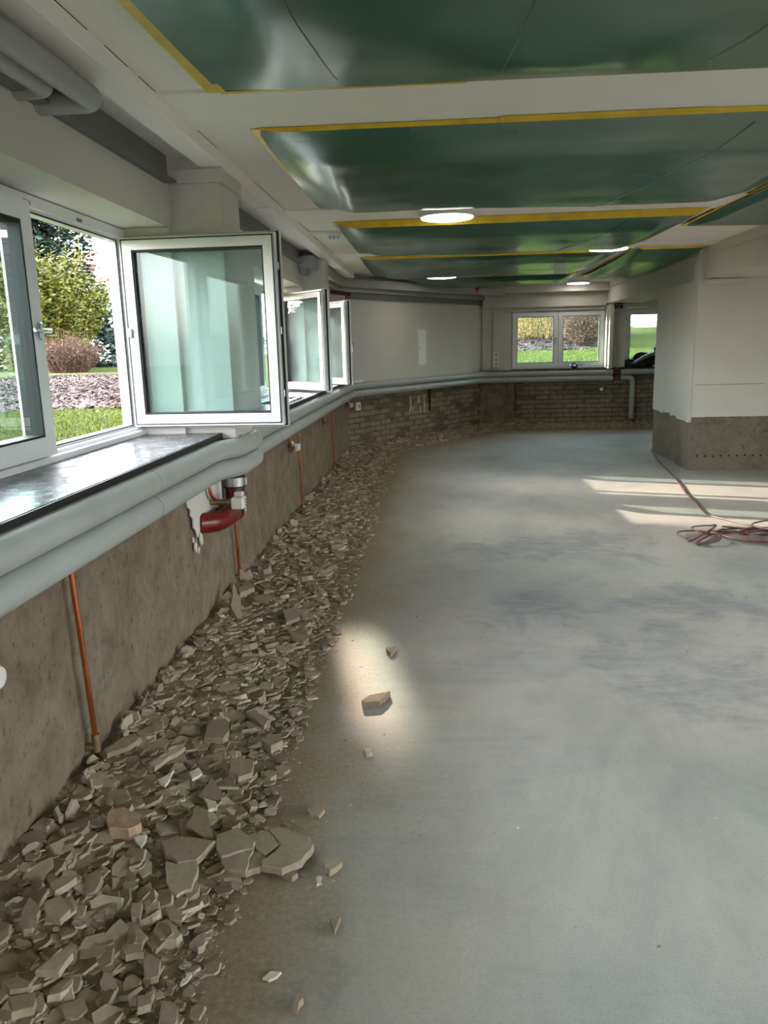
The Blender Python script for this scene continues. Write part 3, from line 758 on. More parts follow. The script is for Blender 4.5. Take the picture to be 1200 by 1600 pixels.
# ------------------------------------------------------------------ ducts and rails under the ceiling
d1 = empty('ceiling_pipe', (-1.2, 1, 2.37), 'thick grey pipe under the ceiling at the top left, bending into the wall', 'pipe')
mb = MB(); mb.tube(fillet([(-1.178, -3.1, 2.368), (-1.178, 2.86, 2.368), (XL-0.03, 2.86, 2.368)], 0.05, 8), 0.041, 20); mb.build('jacket', 'duct', d1, smooth=True)
d2 = empty('ceiling_pipe', (-1.32, 1, 2.36), 'thinner grey pipe tucked behind the thick one under the ceiling', 'pipe')
mb = MB(); mb.tube(fillet([(-1.275, -3.1, 2.37), (-1.275, 2.70, 2.37), (XL-0.03, 2.72, 2.37)], 0.03, 8), 0.037, 18); mb.build('jacket', 'duct', d2, smooth=True)
r1 = empty('steel_rail', (XL, 2, 2.37), 'dark grey steel angle along the top of the near left wall', 'rail')
mb = MB(); mb.box(XL-0.01, XL+0.018, -3.1, 4.16, 2.365, 2.486); mb.build('web', 'rail', r1)
mb = MB(); mb.box(XL-0.01, XL+0.062, -3.1, 4.16, 2.352, 2.366); mb.build('flange', 'rail', r1)
r1b = empty('steel_rail', (XL, 6, 2.37), 'dark grey steel angle above the second window', 'rail')
mb = MB(); mb.box(XL-0.01, XL+0.018, 4.64, 11.0, 2.365, 2.486); mb.build('web', 'rail', r1b)
mb = MB(); mb.box(XL-0.01, XL+0.055, 4.64, 11.0, 2.352, 2.366); mb.build('flange', 'rail', r1b)
# boxed duct from the far left wall round the corner
d3 = empty('boxed_duct', (-1.25, 9, 2.3), 'boxed grey duct turning the far ceiling corner', 'duct')
def sweep_box(path, w, z0, z1):
    # rectangular duct along a horizontal polyline (points are its room-side lower edge), w measured to the left
    m_ = MB(); n = len(path); vs = []
    P = [Vector((p[0], p[1], 0)) for p in path]
    for i in range(n):
        d0 = (P[i]-P[i-1]).normalized() if i else (P[1]-P[0]).normalized()
        d1_ = (P[i+1]-P[i]).normalized() if i < n-1 else d0
        nn = (Vector((-d0.y, d0.x, 0))+Vector((-d1_.y, d1_.x, 0))).normalized()
        k = w/max(0.3, nn.dot(Vector((-d0.y, d0.x, 0))))
        q = P[i]+nn*k
        vs += [Vector((P[i].x, P[i].y, z0)), Vector((P[i].x, P[i].y, z1)), Vector((q.x, q.y, z1)), Vector((q.x, q.y, z0))]
    fs = [(4*i+k, 4*i+(k+1) % 4, 4*i+4+(k+1) % 4, 4*i+4+k) for i in range(n-1) for k in range(4)]
    fs += [(3, 2, 1, 0), (4*n-4, 4*n-3, 4*n-2, 4*n-1)]
    m_.add(vs, fs); return m_
cw = A+WN*0.17; t = (-1.21-cw.x)/WD.x; cc = cw+WD*t; ce = cw+WD*(WLEN+0.55)
sweep_box([(-1.21, 8.1), (cc.x, cc.y), (ce.x, 13.98)], 0.15, 2.315, 2.425).build('casing', 'duct', d3)
cw2 = A+WN*0.10; t = (-1.30-cw2.x)/WD.x; cc2 = cw2+WD*t; ce2 = cw2+WD*(WLEN+0.3)
sweep_box([(-1.30, 8.2), (cc2.x, cc2.y), (ce2.x, ce2.y)], 0.07, 2.26, 2.318).build('lower_casing', 'duct', d3)
r2 = empty('steel_rail', (A.x, A.y, 2.18), 'dark grey rail along the top of the white oblique wall', 'rail')
mb = MB(); mb.box(0.0, WLEN-0.02, -0.045, 0.0, 2.185, 2.262, TW); mb.build('web', 'rail', r2)
mb = MB(); mb.box(0.0, WLEN-0.02, -0.075, 0.0, 2.178, 2.188, TW); mb.build('flange', 'rail', r2)
rs = empty('pipe_stub', (-1.30, 10.7, 2.2), 'small red pipe stub under the ceiling in the far corner', 'pipe')
mb = MB(); mb.tube([(-1.42, 10.6, 2.24), (-1.15, 10.9, 2.22)], 0.028, 12); mb.build('tube', 'redpipe', rs, smooth=True)

# access panel, sockets on oblique wall
ap = empty('access_panel', tuple(TW @ Vector((1.86, 0, 1.5))), 'narrow white metal access panel in the oblique wall', 'access panel')
mb = MB(); mb.ring(TLOC((A.x, A.y, 0), (WD.x, WD.y), (WN.x, WN.y)), 1.76, 1.98, 1.20, 1.76, 0.016, -0.002, 0.012); mb.build('frame', 'socket', ap)
mb = MB(); mb.box(1.776, 1.964, -0.010, 0.0, 1.216, 1.744, TW); mb.build('door', 'pvc', ap)
mb = MB(); mb.lathe(TW @ Vector((1.795, -0.010, 1.46)), WN, [(0.012, 0), (0.012, 0.006)], 12); mb.build('lock', 'steel', ap)
for (s0, zc, lab) in [(0.20, 0.66, 'white wall socket on bricks nearest the corner, beside the valve'), ]:
    so = empty('wall_socket', tuple(TW @ Vector((s0, 0, zc))), lab, 'socket')
    mb = MB(); mb.cbox(s0-0.05, s0+0.05, -0.03, 0.012, zc-0.06, zc+0.06, 0.006, TW); mb.build('plate', 'socket', so)
    mb = MB(); mb.lathe(TW @ Vector((s0, -0.03, zc)), WN, [(0.028, 0), (0.026, 0.004), (0.012, 0.004)], 16); mb.build('insert', 'valve', so)
    mb = MB(); mb.box(s0-0.008, s0+0.008, -0.036, -0.033, zc-0.02, zc+0.02, TW); mb.build('slot', 'dark', so)
for k, (s0, zc, wd, hh) in enumerate([(2.05, 0.80, 0.045, 0.36)]):
    m_ = MB(); m_.box(s0, s0+wd, -0.004, 0.01, zc-hh, zc+0.05, TW); m_.build('chased_slot', 'dark', wo)
ds = MB()
for k in range(16):
    s0 = 1.45+0.5*random.random(); zc = 0.42+0.22*random.random()
    m_ = MB(); m_.box(s0, s0+0.012, -0.012, 0.01, zc, zc+0.06+0.05*random.random(), TW); m_.build('plaster_scratch', 'chip', wo)
so = empty('wall_socket', (1.10, YB, 1.2), 'white socket column on the casing left of the back window', 'socket')
mb = MB(); mb.cbox(1.06, 1.16, YB-0.052, YB-0.034, 1.10, 1.36, 0.004); mb.build('plate', 'socket', so)
for zc in (1.145, 1.22, 1.31):
    mb = MB(); mb.lathe((1.11, YB-0.052, zc), (0, -1, 0), [(0.026, 0), (0.024, 0.004)], 14); mb.build('insert', 'duct', so)
bv = empty('radiator_valve', (2.98, YB, 0.7), 'small white round valve cap on the brick back wall', 'valve')
mb = MB(); mb.tube([(3.03, YB-0.03, 0.82), (3.03, YB-0.03, 0.66)], 0.008, 8); mb.build('stub_pipe', 'brass', bv, smooth=True)
mb = MB(); mb.lathe((2.99, YB+0.01, 0.66), (0, -1, 0), [(0.02, 0), (0.032, 0.03), (0.032, 0.07), (0.02, 0.08)], 16); mb.build('cap', 'valve', bv, smooth=True)
rp = empty('copper_pipe', (1.5, YB, 0.3), 'rusty thin vertical pipe on the brick back wall', 'pipe')
mb = MB(); mb.tube([(1.46, YB-0.03, 0.83), (1.46, YB-0.03, 0.28)], 0.011, 10); mb.build('tube', 'redpipe', rp, smooth=True)

# ------------------------------------------------------------------ ceiling lamps, detector, junction box, sign
def ceiling_lamp(x, y, z, r, label):
    rt = empty('ceiling_lamp', (x, y, z), label, 'ceiling lamp', 'round ceiling lamps')
    mb = MB(); mb.lathe((x, y, z), (0, 0, -1), [(r*0.97, 0), (r, 0.006), (r, 0.034), (r*0.97, 0.04), (r*0.94, 0.04)], 40); mb.build('rim', 'pvc', rt, smooth=True)
    mb = MB(); mb.lathe((x, y, z-0.039), (0, 0, -1), [(r*0.94, 0), (r*0.93, 0.006), (r*0.7, 0.012), (0.01, 0.014)], 40); mb.build('diffuser', 'lamp', rt, smooth=True)
ceiling_lamp(0.11, 6.19, 2.486, 0.21, 'lit round ceiling lamp nearest the viewer on the first cross rib')
ceiling_lamp(1.84, 8.60, 2.486, 0.21, 'lit round ceiling lamp at right beside the taped foils')
ceiling_lamp(0.12, 11.42, 2.486, 0.22, 'lit round ceiling lamp between the two farthest wide foils')
ceiling_lamp(2.42, 13.55, 2.50, 0.19, 'lit round ceiling lamp in front of the back window')
sd = empty('fire_alarm', (0.67, 13.3, 2.5), 'red round fire alarm on the ceiling at the far end', 'alarm')
mb = MB(); mb.lathe((0.67, 13.3, 2.45), (0, 0, -1), [(0.06, 0), (0.085, 0.01), (0.085, 0.06), (0.07, 0.075), (0.07, 0.11), (0.045, 0.125)], 20); mb.build('sounder', 'red', sd, smooth=True)
mb = MB(); mb.lathe((0.67, 13.3, 2.5), (0, 0, -1), [(0.05, 0), (0.05, 0.052)], 20); mb.build('base', 'socket', sd, smooth=True)
jb = empty('junction_box', (-0.9, 7.1, 2.5), 'small white junction box and trunking on the ceiling by the beam', 'junction box')
mb = MB(); mb.cbox(-1.08, -0.93, 7.02, 7.08, 2.478, 2.5, 0.003); mb.build('trunking', 'pvc', jb)
mb = MB(); mb.cbox(-0.93, -0.80, 7.0, 7.10, 2.462, 2.5, 0.004); mb.build('housing', 'pvc', jb)
for k in range(3):
    mb = MB(); mb.lathe((-0.90+k*0.035, 7.05, 2.462), (0, 0, -1), [(0.011, 0), (0.011, 0.02), (0.006, 0.026)], 10); mb.build('terminal', 'steel', jb)
sg = empty('warning_sign', (3.22, 14.07, 2.1), 'small dark red rectangular sign above the pier beside the back window', 'sign')
mb = MB(); mb.cbox(3.13, 3.29, 14.055, 14.075, 2.055, 2.145, 0.003); mb.build('board', 'sign', sg)
for zc, x0, x1 in ((2.118, 3.15, 3.27), (2.078, 3.16, 3.25)):
    mb = MB(); mb.box(x0, x1, 14.052, 14.0555, zc-0.007, zc+0.007); mb.build('print_line', 'signwhite', sg)

# ------------------------------------------------------------------ green foils taped over the ceiling bays
def foil(corners, sag, seed, label, tapes, crease=0.2, nu=70, nv=40, folds=(), drop=0.0):
    # corners: near-left, near-right, far-right, far-left (x, y)
    c = [Vector((p[0], p[1], 0)) for p in corners]
    def P(s, t): return (c[0]*(1-s)+c[1]*s)*(1-t) + (c[3]*(1-s)+c[2]*s)*t
    W = (c[1]-c[0]).length
    cen = P(0.5, 0.0)
    rt = empty('green_foil', (cen.x, cen.y, CEIL), label, 'plastic sheet', 'green foils over the ceiling bays')
    def depth(s, t):
        e = min(1.0, s/0.10, (1-s)/0.10); e = max(0, e); e = e*e*(3-2*e)
        if t < crease: d = 0.62*t/crease
        else:
            q = (t-crease)/(1-crease); d = 0.62+0.38*math.sin(min(1, q*1.6)*PI/2)
            if q > 0.62: k = (q-0.62)/0.38; d *= 1-0.93*k*k
        d *= sag*(0.25+0.75*e)
        wr = 0.012*(0.6+N(s*W*1.1, t*4, seed))+0.006*N(s*W*2.6, t*7, seed+4)+0.004*max(0, N(s*W*5+t*4, t*10-s*W*2, seed+9))
        d += drop*(1-t)**1.5*min(1.0, 25*min(s, 1-s))
        return max(0.0, d + wr*min(1, 12*min(t, 1-t))*min(1, 10*min(s, 1-s)))
    vs = []
    for i in range(nu+1):
        for j in range(nv+1):
            s, t = i/nu, j/nv; p = P(s, t); vs.append((p.x, p.y, CEIL-0.0150-depth(s, t)))
    m_ = MB(); m_.add(vs, [(i*(nv+1)+j, (i+1)*(nv+1)+j, (i+1)*(nv+1)+j+1, i*(nv+1)+j+1) for i in range(nu) for j in range(nv)])
    m_.build('sheet', 'foil', rt, smooth=True)
    for fs_ in folds:
        pp = []
        for j in range(2, 39):
            t = j/40; s_ = fs_[0]+(fs_[1]-fs_[0])*t+0.004*N(t*6, seed); p = P(s_, t); pp.append((p.x, p.y, CEIL-0.0150-depth(s_, t)-0.0005))
        mf = MB(); mf.tube(pp, [0.0035+0.002*N(j*0.9, seed) for j in range(len(pp))], 6); mf.build('fold', 'foil', rt, smooth=True)
    cs = {'near': (0, 1), 'right': (1, 2), 'far': (2, 3), 'left': (3, 0)}
    for name, f0, f1, wd in tapes:
        a, b = c[cs[name][0]], c[cs[name][1]]
        d = (b-a).normalized(); nrm = Vector((d.y, -d.x, 0)); L = (b-a).length
        u = f0*L; k = 0
        while u < f1*L-0.02:
            seg = min(random.uniform(0.7, 1.3), f1*L-u)
            n = 10; top = []; 
            off = random.uniform(-.012, .012)
            pts = []
            for i in range(n+1):
                q = a+d*(u+seg*i/n); w0 = wd*(0.5+0.06*N(u+i*0.4, seed)); 
                o0 = q+nrm*(w0*(0.5 if name == 'near' and drop else 1)+off); o1 = q-nrm*((wd*0.5-off) if not (name == 'near' and drop) else -0.004)
                pts.append((o0, o1, drop*min(1.0, 25*min((u+seg*i/n)/L, 1-(u+seg*i/n)/L)) if name == 'near' else 0.0))
            mm = MB(); vv = []
            z1 = CEIL-0.0165-0.0006*(k % 2); z0 = z1-0.0012
            for o0, o1, dz in pts: vv += [(o0.x, o0.y, z1), (o1.x, o1.y, z1-dz), (o1.x, o1.y, z0-dz-0.001), (o0.x, o0.y, z0)]
            ff = [(4*i+e, 4*i+(e+1) % 4, 4*i+4+(e+1) % 4, 4*i+4+e) for i in range(n) for e in range(4)] + [(3, 2, 1, 0), (4*n, 4*n+1, 4*n+2, 4*n+3)]
            mm.add(vv, ff); mm.build('tape', 'tape', rt)
            u += seg; k += 1
    return rt
foil([(-0.90, 0.6), (2.6, 0.6), (2.6, 3.24), (-0.82, 3.22)], 0.05, 1.0, 'large green foil directly overhead with yellow tape at its left edge', [('left', 0, 1, 0.07), ('far', 0.72, 1, 0.03)], 0.1, folds=((0.11, 0.14), (0.38, 0.31), (0.62, 0.52)))
foil([(-0.80, 3.74), (2.12, 3.74), (2.12, 5.92), (-0.80, 5.88)], 0.10, 2.0, 'second green foil from the viewer between the white ribs', [('near', 0, 1, 0.075), ('left', 0.35, 1, 0.07)], folds=((0.78, 0.62),), drop=0.018)
foil([(-0.78, 6.46), (2.12, 6.40), (2.08, 8.66), (-0.78, 8.62)], 0.085, 3.0, 'third green foil behind the nearest round lamp', [('near', 0, 1, 0.13), ('left', 0.85, 1, 0.07)], folds=((0.80, 0.66),), drop=0.05)
foil([(-0.82, 8.96), (2.06, 8.92), (2.05, 11.38), (-0.82, 11.40)], 0.085, 4.0, 'fourth green foil sagging beyond the right-hand lamp', [('near', 0, 1, 0.09)], drop=0.028)
foil([(-0.55, 11.64), (2.08, 11.62), (2.08, 12.55), (0.36, 12.85)], 0.10, 5.0, 'farthest wide green foil sagging near the oblique wall', [('near', 0, 1, 0.05)], drop=0.025)
foil([(1.25, 12.85), (2.05, 12.80), (2.05, 13.62), (1.05, 13.62)], 0.04, 6.0, 'small green foil patch just before the back window', [])
foil([(2.22, 3.72), (2.98, 3.72), (2.98, 7.45), (2.22, 7.35)], 0.05, 7.0, 'narrow green foil along the right beam, nearer one', [('left', 0.0, 0.6, 0.05)])
foil([(2.20, 8.90), (2.97, 8.88), (2.90, 12.35), (2.26, 12.35)], 0.11, 8.0, 'narrow crinkled green foil along the right beam, farther one', [('near', 0, 1, 0.05), ('left', 0, 1, 0.05)], drop=0.02)

# ------------------------------------------------------------------ cord on the floor
cd = empty('extension_cord', (2.4, 6.0, 0), 'reddish extension cord coiled on the floor and running to the pillar', 'cord')
import itertools
pts = [(3.00, 10.85, 0.012), (2.88, 10.2, 0.012), (2.78, 9.64, 0.012), (2.70, 9.0, 0.012), (2.62, 8.45, 0.012), (2.58, 8.2, .012), (2.53, 7.97, 0.014), (2.46, 7.55, .012), (2.42, 7.15, 0.012), (2.36, 6.85, .012), (2.36, 6.62, 0.012), (2.46, 6.42, 0.012), (2.56, 6.2, 0.014), (2.60, 6.0, .02)]
loops = [((2.60, 5.86), 0.24, 0.27), ((2.38, 5.90), 0.20, 0.22), ((2.01, 5.84), 0.15, 0.19), ((2.22, 6.02), 0.20, 0.13), ((2.48, 5.92), 0.10, 0.10), ((2.55, 5.74), 0.26, 0.20), ((2.70, 6.04), 0.2, 0.2)]
zc = 0.016
for k, (c0, ra, rb) in enumerate(loops):
    ph = random.uniform(0, 6.28)
    for i in range(22):
        a = ph+2*PI*i/22
        pts.append((c0[0]+ra*math.cos(a)*(1+0.06*math.sin(3*a)), c0[1]+rb*math.sin(a), zc+0.006*math.sin(2*a+k)))
    zc += 0.006
def catmull(P, n=3):
    P = [Vector(p) for p in P]; out = []
    for i in range(len(P)-1):
        p0, p1, p2, p3 = P[max(i-1, 0)], P[i], P[i+1], P[min(i+2, len(P)-1)]
        for k in range(n):
            t = k/n
            out.append(0.5*((2*p1)+(-p0+p2)*t+(2*p0-5*p1+4*p2-p3)*t*t+(-p0+3*p1-3*p2+p3)*t**3))
    out.append(P[-1]); return out
mb = MB(); mb.tube(catmull(pts), 0.0068, 8); mb.build('cable', 'cord', cd, smooth=True)

# ------------------------------------------------------------------ things on the back sill and the second sill
bg = empty('plastic_bag', (3.75, YB-0.02, 1.034), 'crumpled black bag slumped on the back sill beside the pillar', 'bag')
def blob(name, parent, c, r, mat, seed, amp=0.35, nu=28, nv=16, flat=True):
    vs = []; c = Vector(c)
    for j in range(nv+1):
        th_ = PI*j/nv
        for i in range(nu):
            ph = 2*PI*i/nu
            d = Vector((math.sin(th_)*math.cos(ph), math.sin(th_)*math.sin(ph), math.cos(th_)))
            k = 1+amp*N(d.x*1.6+seed, d.y*1.6, d.z*1.6)+amp*0.6*abs(N(d.x*4+seed, d.y*4, d.z*4))
            p = Vector((d.x*r[0]*k, d.y*r[1]*k, d.z*r[2]*k))+c
            if flat and p.z < 1.035: p.z = 1.035
            vs.append(p)
    fs = [(j*nu+i, j*nu+(i+1) % nu, (j+1)*nu+(i+1) % nu, (j+1)*nu+i) for j in range(nv) for i in range(nu)]
    m_ = MB(); m_.add(vs, fs); return m_.build(name, mat, parent, smooth=True)
blob('lower_fold', bg, (3.52, YB-0.03, 1.09), (0.20, 0.06, 0.09), 'black', 1.0)
blob('raised_fold', bg, (3.80, YB-0.02, 1.17), (0.28, 0.05, 0.12), 'black', 5.0)
blob('crumpled_top', bg, (4.02, YB-0.02, 1.28), (0.16, 0.05, 0.12), 'black', 9.0)
m_ = MB(); m_.tube(catmull([(3.48, YB-0.10, 1.10), (3.58, YB-0.105, 1.14), (3.70, YB-0.10, 1.21), (3.86, YB-0.09, 1.27), (3.95, YB-0.09, 1.30)]), [0.012]*2+[0.03]*4+[0.034]*4+[0.02]*3, 8); m_.build('shiny_strip', 'greyfab', bg, smooth=True)
wbx = empty('white_box', (4.12, YB-0.02, 1.034), 'low white box behind the black bag on the back sill', 'box')
mb = MB(); mb.cbox(3.85, 4.35, YB-0.05, YB+0.02, 1.035, 1.15, 0.02); mb.build('body', 'socket', wbx)
rd = empty('clamp_tool', (2.52, YB-0.04, 1.034), 'small black and chrome tool standing on the back sill', 'tool')
mb = MB(); mb.lathe((2.50, YB-0.04, 1.035), (0, 0, 1), [(0.05, 0), (0.055, 0.02), (0.05, 0.05), (0.03, 0.06)], 18); mb.build('body', 'black', rd, smooth=True)
mb = MB(); mb.tube(arc((2.50, YB-0.07, 1.085), 0.05, -0.3, PI+0.3, (1, 0, 0), (0, 0, 1), 14), 0.010, 8); mb.build('grip', 'black', rd, smooth=True)
mb = MB(); mb.tube(arc((2.57, YB-0.05, 1.08), 0.045, 0, 2*PI, (1, 0, 0), (0, 0.3, 0.95), 16), 0.006, 8); mb.tube(arc((2.44, YB-0.05, 1.07), 0.03, 0, 2*PI, (1, 0, 0), (0, 0.3, 0.95), 16), 0.006, 8); mb.build('wire_loop', 'chrome', rd, smooth=True)
rg = empty('rag', (-1.42, 6.9, 1.057), 'crumpled white rag lying on the long far sill', 'rag')
vs = []; n = 26
for i in range(n+1):
    for j in range(n+1):
        x = -1.57+0.34*i/n+0.03*N(j*0.4, 3); y = 6.45+0.85*j/n+0.05*N(i*0.4, 7)
        vs.append((x, y, 1.060+0.028*abs(N(x*9, y*6, 2))+0.012*abs(N(x*22, y*14, 5))))
m_ = MB(); m_.add(vs, [(i*(n+1)+j, (i+1)*(n+1)+j, (i+1)*(n+1)+j+1, i*(n+1)+j+1) for i in range(n) for j in range(n)]); m_.build('cloth', 'rag', rg, smooth=True)
kn = empty('scraper', (-1.28, 7.0, 1.057), 'small dark scraper lying on the long far sill', 'tool')
mb = MB(); mb.cbox(-1.31, -1.275, 6.9, 7.08, 1.057, 1.075, 0.004); mb.build('grip', 'black', kn)
mb = MB(); mb.cbox(-1.32, -1.265, 7.08, 7.16, 1.058, 1.061, 0.001); mb.build('blade', 'steel', kn)

# ------------------------------------------------------------------ rubble
def wall_dist(x, y):
    d1_ = x-XW; d2_ = (Vector((x, y, 0))-A).dot(WN); d3_ = YB-y
    return min(d1_, d2_, d3_), (d1_ if d1_ <= d2_ and d1_ <= d3_ else (d2_ if d2_ <= d3_ else d3_))
def belt_width(x, y):
    if y < 10.8 and x < -0.3: return 0.64+0.07*N(y*1.3, 4.0)+(0.10 if 1.9 < y < 2.3 else 0)
    return 0.60+0.12*N(x*1.3, y*1.3)
def heap(x, y):
    d, _ = wall_dist(x, y); w = belt_width(x, y)
    if d > w: return 0.0
    k = 1-d/w
    near = 0.075 if y < 10.5 else 0.065
    return near*k**1.2 + 0.018*k*(N(x*5, y*5)+0.6)
# fine dust bed under the fragments
mb = MB(); 
def bed(O, U, Nn, L, Wd, nu, nw):
    vs = []
    for i in range(nu+1):
        for j in range(nw+1):
            p = Vector(O)+Vector(U)*(L*i/nu)+Vector(Nn)*(Wd*j/nw-0.02)
            z = heap(p.x, p.y)*1.03+0.002*(1 if heap(p.x, p.y) > 0.012 else 0)-0.001
            vs.append((p.x, p.y, z-(0.01 if j == nw else 0)))
    mb.add(vs, [(i*(nw+1)+j, (i+1)*(nw+1)+j, (i+1)*(nw+1)+j+1, i*(nw+1)+j+1) for i in range(nu) for j in range(nw)])
bed((XW, 0.2, 0), (0, 1, 0), (1, 0, 0), 10.9, 0.85, 300, 26)
bed((A.x, A.y, 0), WD, WN, WLEN, 0.8, 110, 24)
bed((B.x, YB, 0), (1, 0, 0), (0, -1, 0), 4.1, 0.8, 110, 24)
tag(mb.build('rubble_dust', 'dust', smooth=True), 'brown demolition dust bedded under the plaster rubble along the walls', 'dust', kind='stuff')

def frag_mesh(rnd, kind):
    # flat broken plaster piece (unit size about 1) with slanted broken sides
    m_ = MB()
    n = rnd.randint(5, 8); el = rnd.uniform(0.55, 1.0)
    ang = sorted([(k+rnd.uniform(-.3, .3))*2*PI/n for k in range(n)])
    th_ = {'flat': rnd.uniform(0.055, 0.12), 'chunk': rnd.uniform(0.2, 0.34)}[kind]
    lo = []; hi = []
    for a in ang:
        r = 0.5*rnd.uniform(0.72, 1.1)
        x, y = r*math.cos(a), r*math.sin(a)*el
        k = rnd.uniform(0.84, 1.0)
        lo.append((x, y, -th_/2+rnd.uniform(-.02, .02))); hi.append((x*k, y*k, th_/2+rnd.uniform(-.012, .012)))
    vs = lo+hi+[(rnd.uniform(-.08, .08), rnd.uniform(-.08, .08), th_/2+rnd.uniform(-.005, .015))]
    c = 2*n
    fs = [tuple(range(n-1, -1, -1))]+[(i, (i+1) % n, n+(i+1) % n, n+i) for i in range(n)]+[(n+i, n+(i+1) % n, c) for i in range(n)]
    m_.add(vs, fs); return m_
rnd = random.Random(5)
FB = [(frag_mesh(rnd, 'flat' if k < 21 else 'chunk')) for k in range(26)]
FM = [b.mesh('plaster_fragment', 'frag') for b in FB]
FC = [b.mesh('paint_chip', 'chip') for b in FB[:8]]
def project(p):
    v = p-Vector((0, 0, CAM_H)); d = RX*v.x+RY*v.y+RZ*v.z
    if d.z < 0.1: return None
    return 600+1200*d.x/d.z, 800+1200*d.y/d.z, d.z
pieces = []
def scatter(n, gen, smin, smax, power, chip_p, lift=0.3):
    for _ in range(n):
        x, y = gen()
        d, _d = wall_dist(x, y)
        if d < 0.02: continue
        w = belt_width(x, y); k = d/w
        if k > 1 and rnd.random() > math.exp(-(k-1)*4.5): continue
        if y < 12 and x > -1.24 and y > A.y and (Vector((x, y, 0))-A).dot(WN) < 0.02: continue
        s = smin+(smax-smin)*rnd.random()**power
        if k > 0.85: s *= 0.6
        z = heap(x, y)+s*0.03+rnd.random()*0.010*(1 if k < 1 else 0)
        tilt = 0.15 if k < 0.95 else 0.04
        if k >= 1.0: z = s*0.10
        # near the wall some lean against it
        if d < 0.09 and rnd.random() < 0.35: tilt = 0.9; z += s*0.15
        pr = project(Vector((x, y, z)))
        if pr is None: continue
        if not (-60 < pr[0] < 1260 and -60 < pr[1] < 1680): continue
        chip = rnd.random() < chip_p
        pieces.append(dict(p=(x, y, z), s=s*(0.6 if chip else 1), r=(rnd.gauss(0, tilt), rnd.gauss(0, tilt)-0.1, rnd.uniform(0, 6.28)), b=rnd.randrange(len(FB)), chip=chip, px=s*(0.6 if chip else 1)/pr[2], k=k))
scatter(6500, lambda: (XW+0.70*rnd.random()**0.9, rnd.uniform(0.9, 4.2)), 0.014, 0.11, 3.3, 0.05)
scatter(5200, lambda: (XW+0.72*rnd.random()**0.85, rnd.uniform(4.2, 10.9)), 0.02, 0.12, 2.7, 0.05)
def g2():
    p = A+WD*(rnd.uniform(0, WLEN))+WN*(0.62*rnd.random()); return p.x, p.y
scatter(1100, g2, 0.03, 0.12, 2.0, 0.06)
scatter(1000, lambda: (rnd.uniform(0.85, 3.9), YB-0.60*rnd.random()), 0.03, 0.12, 2.0, 0.08)
scatter(9000, lambda: (XW+0.6+1.4*rnd.random()**2.0, rnd.uniform(1.0, 10)), 0.005, 0.028, 3.2, 0.10)     # crumbs beyond the belt
for _ in range(260):
    x, y = rnd.uniform(-0.5, 2.6), rnd.uniform(1.2, 9)
    pr = project(Vector((x, y, 0)))
    s = 0.004+0.012*rnd.random()**3
    pieces.append(dict(p=(x, y, s*0.2), s=s, r=(0, 0, rnd.uniform(0, 6.28)), b=rnd.randrange(18, 26), chip=rnd.random() < 0.15, px=0.0, k=2))
pieces.sort(key=lambda q: -q['px'])
def zone(q):
    x, y, z = q['p']
    a = ('at the bottom left' if y < 1.72 else 'by the cracked slabs' if y < 2.15 else 'by the first copper pipe' if y < 2.6 else
         'by the bright floor patch' if y < 3.5 else 'before the second copper pipe' if y < 4.5 else 'beyond the red drain pipe')
    b = 'against the wall' if q['k'] < 0.33 else ('in mid heap' if q['k'] < 0.68 else 'at the outer heap edge')
    return b+' '+a
def size_word(q): return 'hand-sized' if q['s'] > 0.085 else ('palm-sized' if q['s'] > 0.062 else 'small')
def shape_word(q):
    n = (len(FB[q['b']].v)-1)//2
    t = 'tilted ' if max(abs(q['r'][0]), abs(q['r'][1]+0.1)) > 0.24 else ''
    return t + ('' if q['b'] < 21 else 'thick ') + {5: 'five-sided', 6: 'six-sided', 7: 'seven-sided', 8: 'many-sided'}[n]
stuff_v, stuff_f = {0: MB(), 1: MB()}, None
SP = [(-0.44, 2.02, 0.11), (-0.58, 2.02, 0.10), (-0.75, 1.95, 0.10)]
n_ind = 0
for q in pieces:
    x, y, z = q['p']
    if any((x-a)**2+(y-b)**2 < r*r and q['s'] > 0.03 for a, b, r in SP): continue
    if n_ind < 268 and q['px'] > 0:
        ob = bpy.data.objects.new('paint_chip' if q['chip'] else 'plaster_fragment', FC[q['b'] % 8] if q['chip'] else FM[q['b']]); COL.objects.link(ob)
        ob.location = q['p']; ob.rotation_euler = q['r']; ob.scale = (q['s'],)*3
        if q['chip']: tag(ob, 'cream painted plaster chip '+zone(q), 'plaster chip', 'painted chips '+zone(q))
        else: tag(ob, size_word(q)+' '+shape_word(q)+' plaster fragment '+zone(q), 'rubble', size_word(q)+' '+shape_word(q)+' fragments '+zone(q))
        n_ind += 1
    else:
        from mathutils import Euler
        Tm = Matrix.Translation(q['p']) @ Euler(q['r']).to_matrix().to_4x4() @ Matrix.Scale(q['s'], 4)
        b = FB[q['b'] % 8] if q['chip'] else FB[q['b']]
        stuff_v[1 if q['chip'] else 0].add([Tm @ Vector(p) for p in b.v], b.f)
tag(stuff_v[0].build('plaster_rubble', 'frag'), 'countless small grey plaster fragments strewn along the stripped walls', 'rubble', kind='stuff')
tag(stuff_v[1].build('chip_scatter', 'chip'), 'tiny cream paint chips sprinkled through the rubble and floor', 'rubble', kind='stuff')

